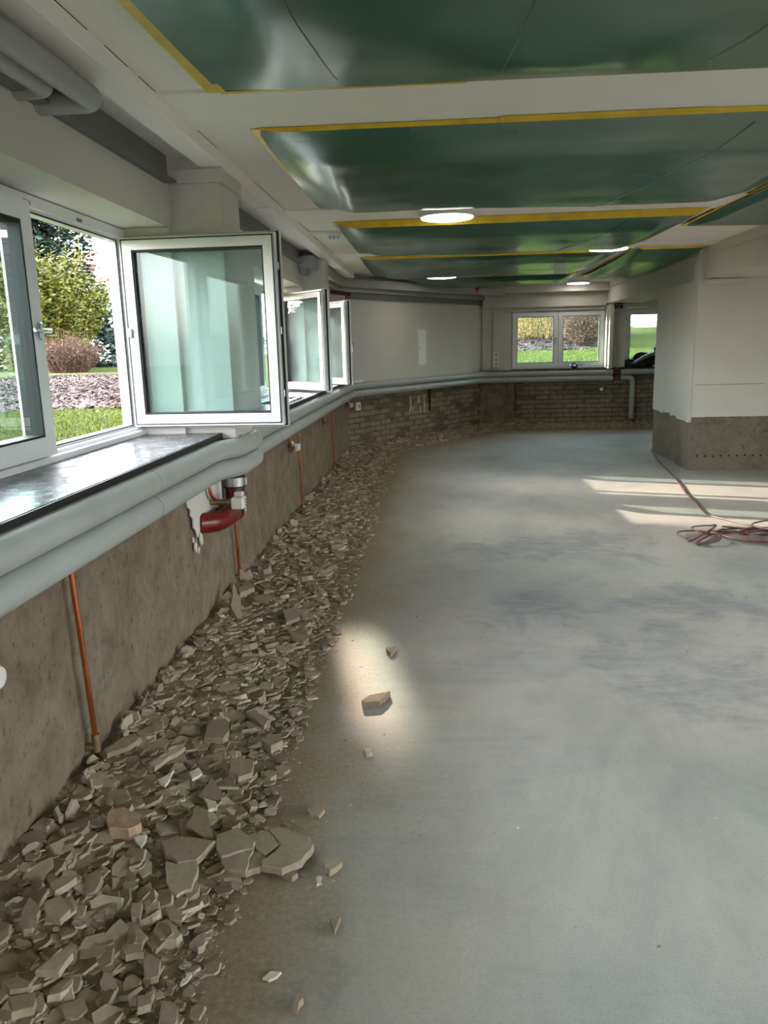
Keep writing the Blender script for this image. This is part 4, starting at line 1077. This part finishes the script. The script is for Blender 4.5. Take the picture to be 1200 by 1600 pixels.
def slab(poly, z, th_, label, rot=(0, 0), mat='frag', name='plaster_slab', cat='rubble', group=None):
    cx = sum(p[0] for p in poly)/len(poly); cy = sum(p[1] for p in poly)/len(poly)
    # subdivide the outline so that the broken edge is irregular
    out = []
    for i in range(len(poly)):
        a = Vector((*poly[i], 0)); b = Vector((*poly[(i+1) % len(poly)], 0)); L = (b-a).length; k = max(2, int(L/0.025))
        nn = Vector((-(b-a).y, (b-a).x, 0)).normalized()
        for j in range(k):
            p = a.lerp(b, j/k)+(nn*rnd.uniform(-.005, .005) if j else Vector((0, 0, 0))); out.append((p.x-cx, p.y-cy))
    n = len(out); m_ = MB()
    lo = [(p[0], p[1], -th_/2) for p in out]; mid = [(p[0]*1.0, p[1]*1.0, th_/2-0.004) for p in out]; hi = [(p[0]*0.965, p[1]*0.965, th_/2) for p in out]
    inn = [(p[0]*0.5, p[1]*0.5, th_/2+0.0012*N(p[0]*30, p[1]*30, 5)) for p in out]
    vs = lo+mid+hi+inn+[(0, 0, th_/2)]
    fs = [tuple(range(n-1, -1, -1))]
    for L in range(3): fs += [(L*n+i, L*n+(i+1) % n, (L+1)*n+(i+1) % n, (L+1)*n+i) for i in range(n)]
    fs += [(3*n+i, 3*n+(i+1) % n, 4*n) for i in range(n)]
    m_.add(vs, fs)
    ob = bpy.data.objects.new(name, m_.mesh(name, mat)); COL.objects.link(ob)
    ob.location = (cx, cy, max(th_/2+0.001, z-0.006)); ob.rotation_euler = (rot[0], rot[1], 0)
    return tag(ob, label, cat, group)
SLABS = [
    ('plaster_slab', [(-0.532, 2.105), (-0.504, 2.123), (-0.442, 2.095), (-0.396, 2.079), (-0.378, 2.042), (-0.401, 1.962), (-0.453, 1.923), (-0.516, 1.936), (-0.522, 1.951), (-0.477, 2.031), (-0.504, 2.072)], 0.032, 0.022, (0, 0.02), 'frag', 'largest flat plaster slab at the right end of the cracked cluster'),
    ('plaster_slab', [(-0.589, 2.082), (-0.531, 2.101), (-0.503, 2.067), (-0.481, 2.035), (-0.514, 1.982), (-0.551, 2.013), (-0.56, 2.037)], 0.032, 0.022, (0.02, 0), 'frag', 'cracked plaster slab wedged left of the largest slab'),
    ('plaster_slab', [(-0.681, 2.052), (-0.625, 2.092), (-0.555, 2.031), (-0.553, 2.002), (-0.606, 1.977), (-0.64, 1.96), (-0.664, 1.991)], 0.045, 0.022, (0.05, 0.03), 'frag', 'plaster slab at the upper left of the cracked cluster'),
    ('plaster_slab', [(-0.64, 1.966), (-0.611, 1.991), (-0.553, 1.996), (-0.554, 1.905), (-0.601, 1.914), (-0.635, 1.939)], 0.036, 0.02, (0.04, 0), 'frag', 'pale plaster slab at the lower left of the cracked cluster'),
    ('plaster_slab', [(-0.552, 2.005), (-0.514, 1.982), (-0.52, 1.932), (-0.555, 1.909)], 0.03, 0.02, (0, 0.03), 'frag', 'small wedge slab in the middle of the cracked cluster'),
    ('plaster_slab', [(-0.68, 1.923), (-0.645, 1.962), (-0.573, 1.919), (-0.564, 1.893), (-0.617, 1.895)], 0.022, 0.02, (0.05, 0), 'frag', 'long plaster shard sticking out under the cracked cluster'),
    ('plaster_slab', [(-0.477, 1.945), (-0.428, 1.969), (-0.409, 1.932), (-0.423, 1.914)], 0.012, 0.016, (0, 0), 'frag', 'small shard lying just below the largest slab'),
    ('plaster_slab', [(-0.833, 1.992), (-0.799, 2.018), (-0.721, 2.02), (-0.673, 2.017), (-0.692, 1.956), (-0.704, 1.929), (-0.754, 1.912), (-0.801, 1.938)], 0.058, 0.022, (0.05, 0.08), 'frag', 'wide plaster slab left of the cracked cluster'),
    ('plaster_slab', [(-0.794, 1.922), (-0.755, 1.912), (-0.707, 1.936), (-0.689, 1.885), (-0.688, 1.828), (-0.722, 1.799), (-0.767, 1.846)], 0.044, 0.022, (0.12, 0.05), 'frag', 'rounded plaster slab below the wide slab left of the cluster'),
    ('plaster_slab', [(-0.782, 2.183), (-0.736, 2.161), (-0.684, 2.035), (-0.716, 2.038), (-0.785, 2.079)], 0.058, 0.02, (0.1, 0.05), 'frag', 'upright triangular plaster slab above the cracked cluster'),
    ('plaster_slab', [(-0.802, 2.265), (-0.781, 2.354), (-0.726, 2.282), (-0.719, 2.247), (-0.786, 2.251)], 0.05, 0.018, (0.2, 0.05), 'frag', 'small pointed plaster slab above the triangular slab'),
    ('paint_chip', [(-0.962, 2.331), (-0.93, 2.394), (-0.923, 2.322), (-0.94, 2.311)], 0.062, 0.01, (0.1, 0.1), 'chip', 'cream triangular paint chip above the cracked slabs'),
    ('paint_chip', [(-0.781, 2.251), (-0.732, 2.232), (-0.72, 2.199), (-0.745, 2.189)], 0.05, 0.012, (0.1, 0), 'chip', 'cream square paint chip below the pointed slab'),
    ('paint_chip', [(-0.923, 2.01), (-0.886, 2.023), (-0.884, 1.97)], 0.07, 0.01, (0.1, 0.1), 'chip', 'pale chip left of the wide slab'),
    ('plaster_slab', [(-0.339, 1.996), (-0.297, 2.005), (-0.285, 1.983), (-0.317, 1.94), (-0.335, 1.953)], 0.012, 0.02, (0, 0.05), 'frag', 'single grey chunk on the bare floor right of the cracked cluster'),
    ('paint_chip', [(-0.356, 1.931), (-0.34, 1.934), (-0.334, 1.902), (-0.349, 1.896)], 0.004, 0.006, (0, 0), 'chip', 'small white chip on the floor below the lone chunk'),
    ('paint_chip', [(-0.432, 1.563), (-0.417, 1.586), (-0.389, 1.584), (-0.415, 1.557)], 0.005, 0.007, (0, 0), 'chip', 'largest white chip on the bare floor at the bottom'),
    ('paint_chip', [(-0.63, 1.538), (-0.622, 1.576), (-0.613, 1.578), (-0.612, 1.556), (-0.622, 1.539)], 0.01, 0.006, (0.1, 0.1), 'chip', 'slim white chip at the rubble edge near the bottom'),
    ('plaster_slab', [(-0.348, 1.474), (-0.332, 1.51), (-0.32, 1.497), (-0.328, 1.468)], 0.012, 0.02, (0, 0), 'frag', 'grey chunk alone on the floor at the bottom edge'),
    ('plaster_slab', [(-0.293, 1.757), (-0.264, 1.767), (-0.275, 1.712)], 0.008, 0.016, (0, 0), 'frag', 'small dark wedge on the floor near the bottom middle'),
    ('plaster_slab', [(-0.324, 3.024), (-0.296, 3.076), (-0.206, 3.119), (-0.223, 3.067), (-0.246, 3.015), (-0.318, 3.004)], 0.016, 0.026, (0, 0), 'frag', 'elongated plaster slab lying in the sunlit floor patch'),
    ('plaster_slab', [(-0.434, 2.255), (-0.406, 2.28), (-0.375, 2.251), (-0.389, 2.215), (-0.422, 2.226)], 0.01, 0.014, (0, 0), 'frag', 'thin shard on the floor between rubble and sunlit patch'),
    ('plaster_slab', [(-0.256, 3.622), (-0.205, 3.636), (-0.229, 3.54)], 0.012, 0.022, (0.1, 0), 'frag', 'pointed chunk on the floor just above the sunlit patch'),
    ('plaster_slab', [(-0.284, 2.634), (-0.253, 2.642), (-0.244, 2.611), (-0.269, 2.603)], 0.01, 0.018, (0, 0), 'frag', 'small dark chunk at the lower edge of the sunlit patch'),
    ('plaster_slab', [(-0.625, 3.34), (-0.594, 3.365), (-0.556, 3.316), (-0.581, 3.281), (-0.614, 3.292)], 0.014, 0.012, (0, 0), 'frag', 'pale oval shard at the rubble edge left of the sunlit patch'),
    ('ochre_stone', [(-1.023, 2.053), (-1.02, 2.095), (-0.985, 2.108), (-0.928, 2.08), (-0.907, 2.04), (-0.935, 2.01), (-0.994, 2.008)], 0.085, 0.05, (0.1, 0.05), 'stone', 'ochre stone lump on top of the rubble'),
    ('plaster_slab', [(-0.799, 1.76), (-0.781, 1.778), (-0.756, 1.765), (-0.746, 1.724), (-0.755, 1.707), (-0.776, 1.713)], 0.045, 0.02, (0.07, 0.08), 'frag', 'flat plaster slab in the foreground heap at the lower left'),
    ('plaster_slab', [(-0.746, 1.763), (-0.728, 1.785), (-0.7, 1.782), (-0.679, 1.712), (-0.715, 1.717)], 0.03, 0.02, (-0.07, 0.08), 'frag', 'flat plaster slab in the foreground heap at the lower left'),
    ('plaster_slab', [(-0.732, 1.57), (-0.715, 1.585), (-0.685, 1.571), (-0.676, 1.527), (-0.708, 1.518)], 0.04, 0.02, (0.07, 0.08), 'frag', 'flat plaster slab in the foreground heap at the lower left'),
    ('plaster_slab', [(-0.641, 1.649), (-0.614, 1.7), (-0.601, 1.657), (-0.613, 1.635)], 0.014, 0.02, (-0.07, 0.08), 'frag', 'flat plaster slab in the foreground heap at the lower left'),
    ('plaster_slab', [(-1.03, 1.681), (-1.002, 1.713), (-0.951, 1.664), (-0.962, 1.631), (-1.005, 1.643)], 0.1, 0.02, (0.07, 0.08), 'frag', 'flat plaster slab in the foreground heap at the lower left'),
    ('plaster_slab', [(-1.057, 1.616), (-1.075, 1.694), (-1.022, 1.649), (-1.009, 1.605)], 0.11, 0.02, (-0.07, 0.08), 'frag', 'flat plaster slab in the foreground heap at the lower left'),
    ('plaster_slab', [(-0.947, 1.474), (-0.899, 1.548), (-0.882, 1.531), (-0.891, 1.476)], 0.09, 0.02, (0.07, 0.08), 'frag', 'flat plaster slab in the foreground heap at the lower left'),
    ('plaster_slab', [(-0.702, 1.457), (-0.665, 1.474), (-0.661, 1.439), (-0.686, 1.423)], 0.045, 0.02, (-0.07, 0.08), 'frag', 'flat plaster slab in the foreground heap at the lower left'),
    ('plaster_slab', [(-0.646, 1.465), (-0.605, 1.456), (-0.595, 1.401), (-0.635, 1.411)], 0.025, 0.02, (0.07, 0.08), 'frag', 'flat plaster slab in the foreground heap at the lower left'),
    ('plaster_slab', [(-0.992, 1.414), (-0.962, 1.434), (-0.924, 1.422), (-0.926, 1.407), (-0.962, 1.395)], 0.11, 0.02, (-0.07, 0.08), 'frag', 'flat plaster slab in the foreground heap at the lower left'),
    ('plaster_slab', [(-0.783, 1.569), (-0.771, 1.584), (-0.734, 1.588), (-0.723, 1.565), (-0.762, 1.55)], 0.07, 0.02, (0.07, 0.08), 'frag', 'flat plaster slab in the foreground heap at the lower left'),
    ('plaster_slab', [(-1.046, 1.744), (-0.995, 1.789), (-0.985, 1.775), (-1.014, 1.71)], 0.11, 0.02, (-0.07, 0.08), 'frag', 'flat plaster slab in the foreground heap at the lower left'),
    ('plaster_slab', [(-0.821, 1.737), (-0.794, 1.745), (-0.779, 1.685), (-0.802, 1.688)], 0.06, 0.02, (0.07, 0.08), 'frag', 'flat plaster slab in the foreground heap at the lower left'),
    ('plaster_slab', [(-0.962, 1.386), (-0.911, 1.408), (-0.893, 1.365), (-0.931, 1.344)], 0.1, 0.02, (-0.07, 0.08), 'frag', 'flat plaster slab in the foreground heap at the lower left'),
    ('plaster_slab', [(-0.748, 2.471), (-0.662, 2.472), (-0.649, 2.393), (-0.689, 2.359), (-0.731, 2.391)], 0.06, 0.02, (0.05, 0.06), 'frag', 'squarish plaster slab beside the copper pipe heap, right half'),
    ('plaster_slab', [(-0.906, 2.732), (-0.836, 2.755), (-0.802, 2.665), (-0.811, 2.612), (-0.883, 2.611)], 0.07, 0.02, (0.05, 0.06), 'frag', 'broad plaster slab above the squarish one'),
    ('plaster_slab', [(-1.0, 2.362), (-0.938, 2.504), (-0.915, 2.492), (-0.978, 2.351)], 0.1, 0.02, (0.1, 0.2), 'frag', 'long narrow plaster shard beside the nearest copper pipe end'),
    ('plaster_slab', [(-1.19, 2.427), (-1.155, 2.494), (-1.086, 2.514), (-1.113, 2.452), (-1.17, 2.409)], 0.12, 0.02, (0.2, 0.1), 'frag', 'slim shard at the foot of the nearest copper pipe'),
    ('plaster_slab', [(-0.785, 2.86), (-0.742, 2.876), (-0.682, 2.81), (-0.688, 2.76)], 0.045, 0.016, (0.1, 0), 'frag', 'tilted shard at the outer edge of the heap'),
    ('paint_chip', [(-0.949, 2.299), (-0.913, 2.359), (-0.911, 2.31), (-0.916, 2.274)], 0.085, 0.01, (0.1, 0.1), 'chip', 'cream wedge chip amid the heap beside the nearest copper pipe'),
    ('paint_chip', [(-0.863, 2.361), (-0.837, 2.394), (-0.817, 2.367), (-0.841, 2.329)], 0.075, 0.01, (0.1, 0.1), 'chip', 'cream chip right of the wedge chip in the heap'),
    ('plaster_slab', [(-0.679, 2.657), (-0.66, 2.69), (-0.608, 2.698), (-0.591, 2.645), (-0.629, 2.606)], 0.03, 0.04, (0, 0), 'frag', 'thick pale chunk at the outer edge of the heap'),
    ('plaster_slab', [(-1.193, 4.152), (-1.112, 4.054), (-1.05, 3.924), (-1.042, 3.871), (-1.13, 3.961)], 0.115, 0.02, (0.35, 0.45), 'frag', 'plaster shard leaning on the wall near the second copper pipe'),
    ('plaster_slab', [(-1.158, 4.23), (-1.124, 4.354), (-1.07, 4.27), (-1.13, 4.169)], 0.13, 0.03, (0.1, 0.1), 'frag', 'chunk lying by the wall below the second copper pipe'),
    ('plaster_slab', [(-0.856, 4.022), (-0.775, 4.076), (-0.748, 3.952), (-0.809, 3.869)], 0.07, 0.02, (0.1, 0.1), 'frag', 'flat slab in the heap level with the second copper pipe'),
    ('plaster_slab', [(-0.79, 3.789), (-0.747, 3.773), (-0.664, 3.712), (-0.682, 3.653), (-0.742, 3.682)], 0.04, 0.02, (0.1, 0.1), 'frag', 'shard at the heap edge level with the second copper pipe'),
]

for (nm, poly, z, th_, rot, mat, label) in SLABS:
    grp = 'large slabs in the foreground heap' if label.startswith('flat plaster slab in the foreground') else None
    slab(poly, z, th_, label, rot, mat, nm, 'plaster chip' if nm == 'paint_chip' else ('stone' if nm == 'ochre_stone' else 'rubble'), grp)

# ------------------------------------------------------------------ garden outside
def ground_z(x, y):
    s = max(0.0, min(1.0, (x+7)/5.0)); s = s*s*(3-2*s)
    k = max(0.0, y-15.4)
    return 0.82 + s*min(1.9, 0.088*k) + 0.03*N(x*0.3, y*0.3)
def ground_grid(name, xs, ys, mat, label, cat, dz=0.0, kind='structure'):
    vs = [(x, y, ground_z(x, y)+dz) for x in xs for y in ys]; n = len(ys)
    m_ = MB(); m_.add(vs, [(i*n+j, (i+1)*n+j, (i+1)*n+j+1, i*n+j+1) for i in range(len(xs)-1) for j in range(n-1)])
    return tag(m_.build(name, mat, smooth=True), label, cat, kind=kind)
def span(a, b, n): return [a+(b-a)*i/n for i in range(n+1)]
ground_grid('lawn', span(-80, XO, 60), span(-30, 130, 90), 'lawn', 'sunlit lawn outside the left windows', 'lawn')
ground_grid('lawn', span(XO, 60, 50), span(YB+0.4, 130, 90), 'lawn', 'rising green lawn outside the back windows', 'lawn')
def leaf_quads(m_, pts, size, rn, up=0.0):
    for p in pts:
        s = size*rn.uniform(0.6, 1.3); a = rn.uniform(0, 6.28)
        d = Vector((math.cos(a), math.sin(a), rn.uniform(-.6, .6)))
        if up: d.z *= up
        d.normalize(); e = d.cross(Vector((rn.gauss(0, .5), rn.gauss(0, .5), 1))).normalized()
        p = Vector(p); q = d.cross(e)*s*0.15
        m_.add([p, p+d*s*0.5+e*s*0.28+q, p+d*s, p+d*s*0.5-e*s*0.28+q], [(0, 1, 2, 3)])
gr = random.Random(3)
# leaf-covered bed on the left and at the back
def bed_mesh(name, outline, label, nleaf, size):
    cx = sum(p[0] for p in outline)/len(outline); cy = sum(p[1] for p in outline)/len(outline)
    n = 48; rim = []
    for i in range(len(outline)):
        a = outline[i]; b = outline[(i+1) % len(outline)]
        for k in range(8): t = k/8; rim.append((a[0]*(1-t)+b[0]*t+gr.uniform(-.15, .15), a[1]*(1-t)+b[1]*t+gr.uniform(-.2, .2)))
    vs = []; R = 6
    for r in range(R+1):
        for p in rim:
            t = r/R; x = cx+(p[0]-cx)*t; y = cy+(p[1]-cy)*t
            vs.append((x, y, ground_z(x, y)+0.05*(1-t**4)-0.01))
    k = len(rim); m_ = MB(); m_.add(vs, [(r*k+i, r*k+(i+1) % k, (r+1)*k+(i+1) % k, (r+1)*k+i) for r in range(R) for i in range(k)])
    rt = empty(name, (cx, cy, ground_z(cx, cy)), label, 'leaf litter', kind='stuff')
    m_.build('soil', 'soil', rt, smooth=True)
    m_ = MB(); P = []
    while len(P) < nleaf:
        i = gr.randrange(k); t = math.sqrt(gr.random()); p = rim[i]; q = rim[(i+1) % k]; u = gr.random()
        x = cx+((p[0]*(1-u)+q[0]*u)-cx)*t; y = cy+((p[1]*(1-u)+q[1]*u)-cy)*t
        P.append((x, y, ground_z(x, y)+0.05*(1-t**4)+0.01))
    leaf_quads(m_, P, size, gr, 0.5); lf = m_.build('leaves', 'litter', rt); lf['kind'] = 'stuff'
    return rt
bed_mesh('leaf_litter', [(-6.0, 8.6), (-3.1, 9.7), (-5.6, 17), (-8.6, 26), (-14.5, 26), (-12.5, 18)], 'bed of pinkish brown fallen leaves on the lawn outside the left window', 18000, 0.085)
bed_mesh('leaf_litter', [(1.6, 21.0), (4.95, 21.0), (5.6, 25.6), (1.6, 25.6)], 'brown leaf bed below the shrubs behind the back window', 1500, 0.12)

def grass_blades(n, gen, label):
    m_ = MB()
    for _ in range(n):
        x, y = gen(); z = ground_z(x, y)-0.01; a = gr.uniform(0, 6.28); h = gr.uniform(.02, .045); w = 0.006
        c, sn = math.cos(a)*w, math.sin(a)*w; lx, ly = gr.gauss(0, .02), gr.gauss(0, .02)
        m_.add([(x-c, y-sn, z), (x+c, y+sn, z), (x+lx, y+ly, z+h)], [(0, 1, 2)])
    tag(m_.build('grass', 'grassblade'), label, 'grass', kind='stuff')
grass_blades(26000, lambda: (gr.uniform(-5.2, -2.2), gr.uniform(4.5, 9.4)), 'short grass blades on the lawn just outside the nearest window')
grass_blades(12000, lambda: (gr.uniform(1.4, 5.2), gr.uniform(16.5, 21.2)), 'short grass blades on the lawn behind the back windows')

def twig_shrub(name, x, y, h, w, n, mat, label, leafmat=None, nleaf=0, leafsize=0.1, group=None, spread=0.5, r0=0.018):
    z = ground_z(x, y)-0.05; rt = empty(name, (x, y, z), label, 'shrub', group)
    m_ = MB(); tips = []
    for _ in range(n):
        a = gr.uniform(0, 6.28); rr = w*0.5*math.sqrt(gr.random())
        b = Vector((x+rr*spread*math.cos(a), y+rr*spread*math.sin(a), z)); t = Vector((x+rr*math.cos(a)+gr.gauss(0, .12), y+rr*math.sin(a)+gr.gauss(0, .12), z+h*gr.uniform(0.6, 1.0)*(1-0.35*(rr/(w*0.5))**2)))
        mid = b.lerp(t, 0.5)+Vector((gr.gauss(0, .07), gr.gauss(0, .07), 0.05))
        m_.tube([b, mid, t], [r0, r0*0.7, r0*0.25], 3, cap=False)
        for _k in range(2):
            q = mid.lerp(t, gr.random()); e = q+Vector((gr.gauss(0, .2), gr.gauss(0, .2), gr.uniform(.1, .4)))
            m_.tube([q, e], [r0*0.5, r0*0.2], 3, cap=False)
        tips.append((b, mid, t))
    o = m_.build('twigs', mat, rt); o['kind'] = 'stuff'
    if nleaf:
        m_ = MB(); P = []
        for _ in range(nleaf):
            b, mid, t = gr.choice(tips); u = gr.random()
            p = (b.lerp(mid, u) if gr.random() < 0.3 else mid.lerp(t, u))+Vector((gr.gauss(0, .13), gr.gauss(0, .13), gr.gauss(0, .1))); P.append(p)
        leaf_quads(m_, P, leafsize, gr); o = m_.build('leaves', leafmat, rt); o['kind'] = 'stuff'
    return rt
twig_shrub('evergreen_shrub', -16.9, 33.0, 5.9, 5.6, 150, 'twigyellow', 'large yellow-green evergreen shrub outside the left window', 'rhodo', 15000, 0.25)
twig_shrub('bare_shrub', -14.2, 29.6, 1.6, 2.6, 420, 'twig', 'low brown twiggy bush in front of the evergreen shrub', 'twig', 4000, 0.09, r0=0.010)
def conifer(x, y, h, w, label):
    z = ground_z(x, y)-0.1; rt = empty('conifer_tree', (x, y, z), label, 'tree')
    m_ = MB(); m_.tube([(x, y, z), (x+.1, y, z+h*0.5), (x, y, z+h)], [0.32, 0.22, 0.03], 10); m_.build('trunk', 'bark', rt, smooth=True)
    br = MB(); lf = MB(); P = []; hang = MB()
    for i in range(150):
        t = i/150; zz = z+0.3+h*0.95*t; L = w*0.5*(1-t)**0.75*gr.uniform(.7, 1.1)+0.2; a = i*2.4+gr.uniform(-.3, .3)
        d = Vector((math.cos(a), math.sin(a), 0)); p0 = Vector((x, y, zz)); p1 = p0+d*L*0.5+Vector((0, 0, .12*L)); p2 = p0+d*L+Vector((0, 0, -.22*L))
        br.tube([p0, p1, p2], [0.05*(1-t)+.015, 0.03*(1-t)+.01, 0.006], 5, cap=False)
        for k in range(int(330*(L/w*2)+20)):
            u = gr.random()**0.8; q = p0.lerp(p1, u*2) if u < .5 else p1.lerp(p2, u*2-1)
            P.append(q+Vector((gr.gauss(0, .2), gr.gauss(0, .2), gr.uniform(-.5, .1))))
    leaf_quads(lf, P, 0.36, gr); o = br.build('branches', 'bark', rt); o['kind'] = 'stuff'; o = lf.build('needles', 'conifer', rt); o['kind'] = 'stuff'
    for i in range(60):
        a = gr.uniform(0, 6.28); rr = w*0.42*math.sqrt(gr.random()); zz = z+h*gr.uniform(.35, .75)
        p = Vector((x+rr*math.cos(a), y+rr*math.sin(a), zz)); L = gr.uniform(1.0, 2.6)
        hang.tube([p, p+Vector((gr.gauss(0, .1), gr.gauss(0, .1), -L*.5)), p+Vector((gr.gauss(0, .2), gr.gauss(0, .2), -L))], [.018, .014, .006], 3, cap=False)
    o = hang.build('hanging_twigs', 'twigyellow', rt); o['kind'] = 'stuff'
conifer(-20.4, 40.0, 14.0, 8.8, 'dark blue-green conifer with drooping twigs outside the left window')
# tall conifer out of view, added to keep the sun off the nearest window
conifer(-12.5, 7.6, 9.0, 5.6, 'unseen tall conifer added outside to shade the nearest left window')
conifer(-13.2, 10.2, 10.0, 1.5, 'unseen slender conifer added outside to shade part of the second window')  # also unseen, added to narrow the sun streak from the second window
for i, (x, y, h, w) in enumerate([(-13.0, 6.2, 2.6, 3.4), (-13.6, 9.4, 3.0, 3.8), (-13.2, 12.8, 2.8, 3.6), (-14.0, 16.2, 3.2, 4.0)]):  # hedge row out of direct view, added so the open sashes mirror dark foliage
    twig_shrub('evergreen_shrub', x, y, h, w, 60, 'twig', 'dark evergreen hedge bush added to darken the sash reflections, %s from the conifer' % ['nearest', 'second', 'third', 'farthest'][i], 'conifer', 6000, 0.24, 'hedge bushes added outside the left windows', 0.9)
# back garden shrubs
k = 0
hx = [(2.1, 24.2), (2.9, 25.2), (3.6, 24.4), (4.4, 25.3), (5.05, 24.6), (5.35, 25.6)]
nm = ['first', 'second', 'third', 'fourth', 'fifth', 'sixth']
for i, (x, y) in enumerate(sorted(hx)):
    twig_shrub('hedge_shrub', x, y, 3.6, 1.9, 110, 'twigyellow', 'ochre twiggy hedge shrub behind the back window, %s from the left' % nm[i], 'twigyellow', 5200, 0.09, 'ochre hedge shrubs behind the back window', 0.8, 0.009)
twig_shrub('bare_shrub', 4.15, 22.0, 1.35, 1.25, 240, 'twig', 'round reddish brown bush in the right half of the back window', 'twig', 3500, 0.07, spread=0.3, r0=0.007)

def house(x0, x1, y0, y1, z0, z1, roof, label, wins, face):
    rt = empty('house', ((x0+x1)/2, (y0+y1)/2, z0), label, 'building')
    mb = MB(); mb.box(x0, x1, y0, y1, z0, z1); mb.build('wall', 'house', rt)
    if roof:
        cx = (x0+x1)/2; mb = MB()
        mb.add([(x0-.4, y0-.4, z1), (x1+.4, y0-.4, z1), (x1+.4, y1+.4, z1), (x0-.4, y1+.4, z1), (x0-.4, (y0+y1)/2, z1+roof), (x1+.4, (y0+y1)/2, z1+roof)],
               [(0, 1, 5, 4), (2, 3, 4, 5), (0, 4, 3), (1, 2, 5), (3, 2, 1, 0)]); mb.build('roof', 'roof', rt)
    for (a, b, c, d) in wins:
        mb = MB(); mb.box(a, b, y0-0.04, y0+0.06, c, d); f = mb.build('window', 'pvc', rt)
        mb = MB(); mb.box(a+.1, b-.1, y0-0.06, y0+0.02, c+.1, d-.1); mb.build('pane', 'pane', f)
    return rt
house(-46, -25.0, 76, 86, 0.5, 8.4, 3.4, 'white house with red roof beyond the lawn outside the left window', [(-30+i*-3.6, -28.2+i*-3.6, 6.0, 7.6) for i in range(4)]+[(-30+i*-3.6, -28.2+i*-3.6, 2.6, 4.2) for i in range(4)], 'y')
house(7.05, 16, 28, 38, 1.2, 9.0, 0, 'pale house wall above the lawn seen through the right back window', [(10.3, 11.4, 4.2, 5.5), (13, 14.2, 4.2, 5.5)], 'y')
fe = empty('garden_fence', (-24, 62, 0.8), 'grey garden fence at the far end of the lawn', 'fence')
for i in range(28):
    x = -34+i*0.8; mb = MB(); mb.cbox(x-.05, x+.05, 61.9, 62.1, 0.7, 2.1, .01); mb.build('post', 'asphalt', fe)
for zc in (1.1, 1.6, 2.0):
    mb = MB(); mb.cbox(-34.2, -12.2, 61.95, 62.05, zc-.06, zc+.06, .01); mb.build('rail', 'asphalt', fe)

# area light standing in for sunlight that the second window's half-open sash reflects
dirv = Vector((sun_travel.x, sun_travel.y, 0)); aa = math.radians(42); nrm = Vector((math.cos(aa), math.sin(aa), 0))
refl = sun_travel - 2*sun_travel.dot(nrm)*nrm
ga = bpy.data.lights.new('sash_glint_standin', 'AREA'); go = bpy.data.objects.new('sash_glint_standin', ga); COL.objects.link(go)
ga.shape = 'RECTANGLE'; ga.size = 0.30; ga.size_y = 0.36; ga.spread = math.radians(3.0); ga.energy = 0.7; ga.color = (1.0, 0.80, 0.62)
gc = Vector((-1.62, 8.32, 0)) + Vector((math.sin(aa), -math.cos(aa), 0))*0.42 + nrm*0.10
go.location = (gc.x, gc.y, 1.72)
go.rotation_euler = refl.to_track_quat('-Z', 'Y').to_euler()
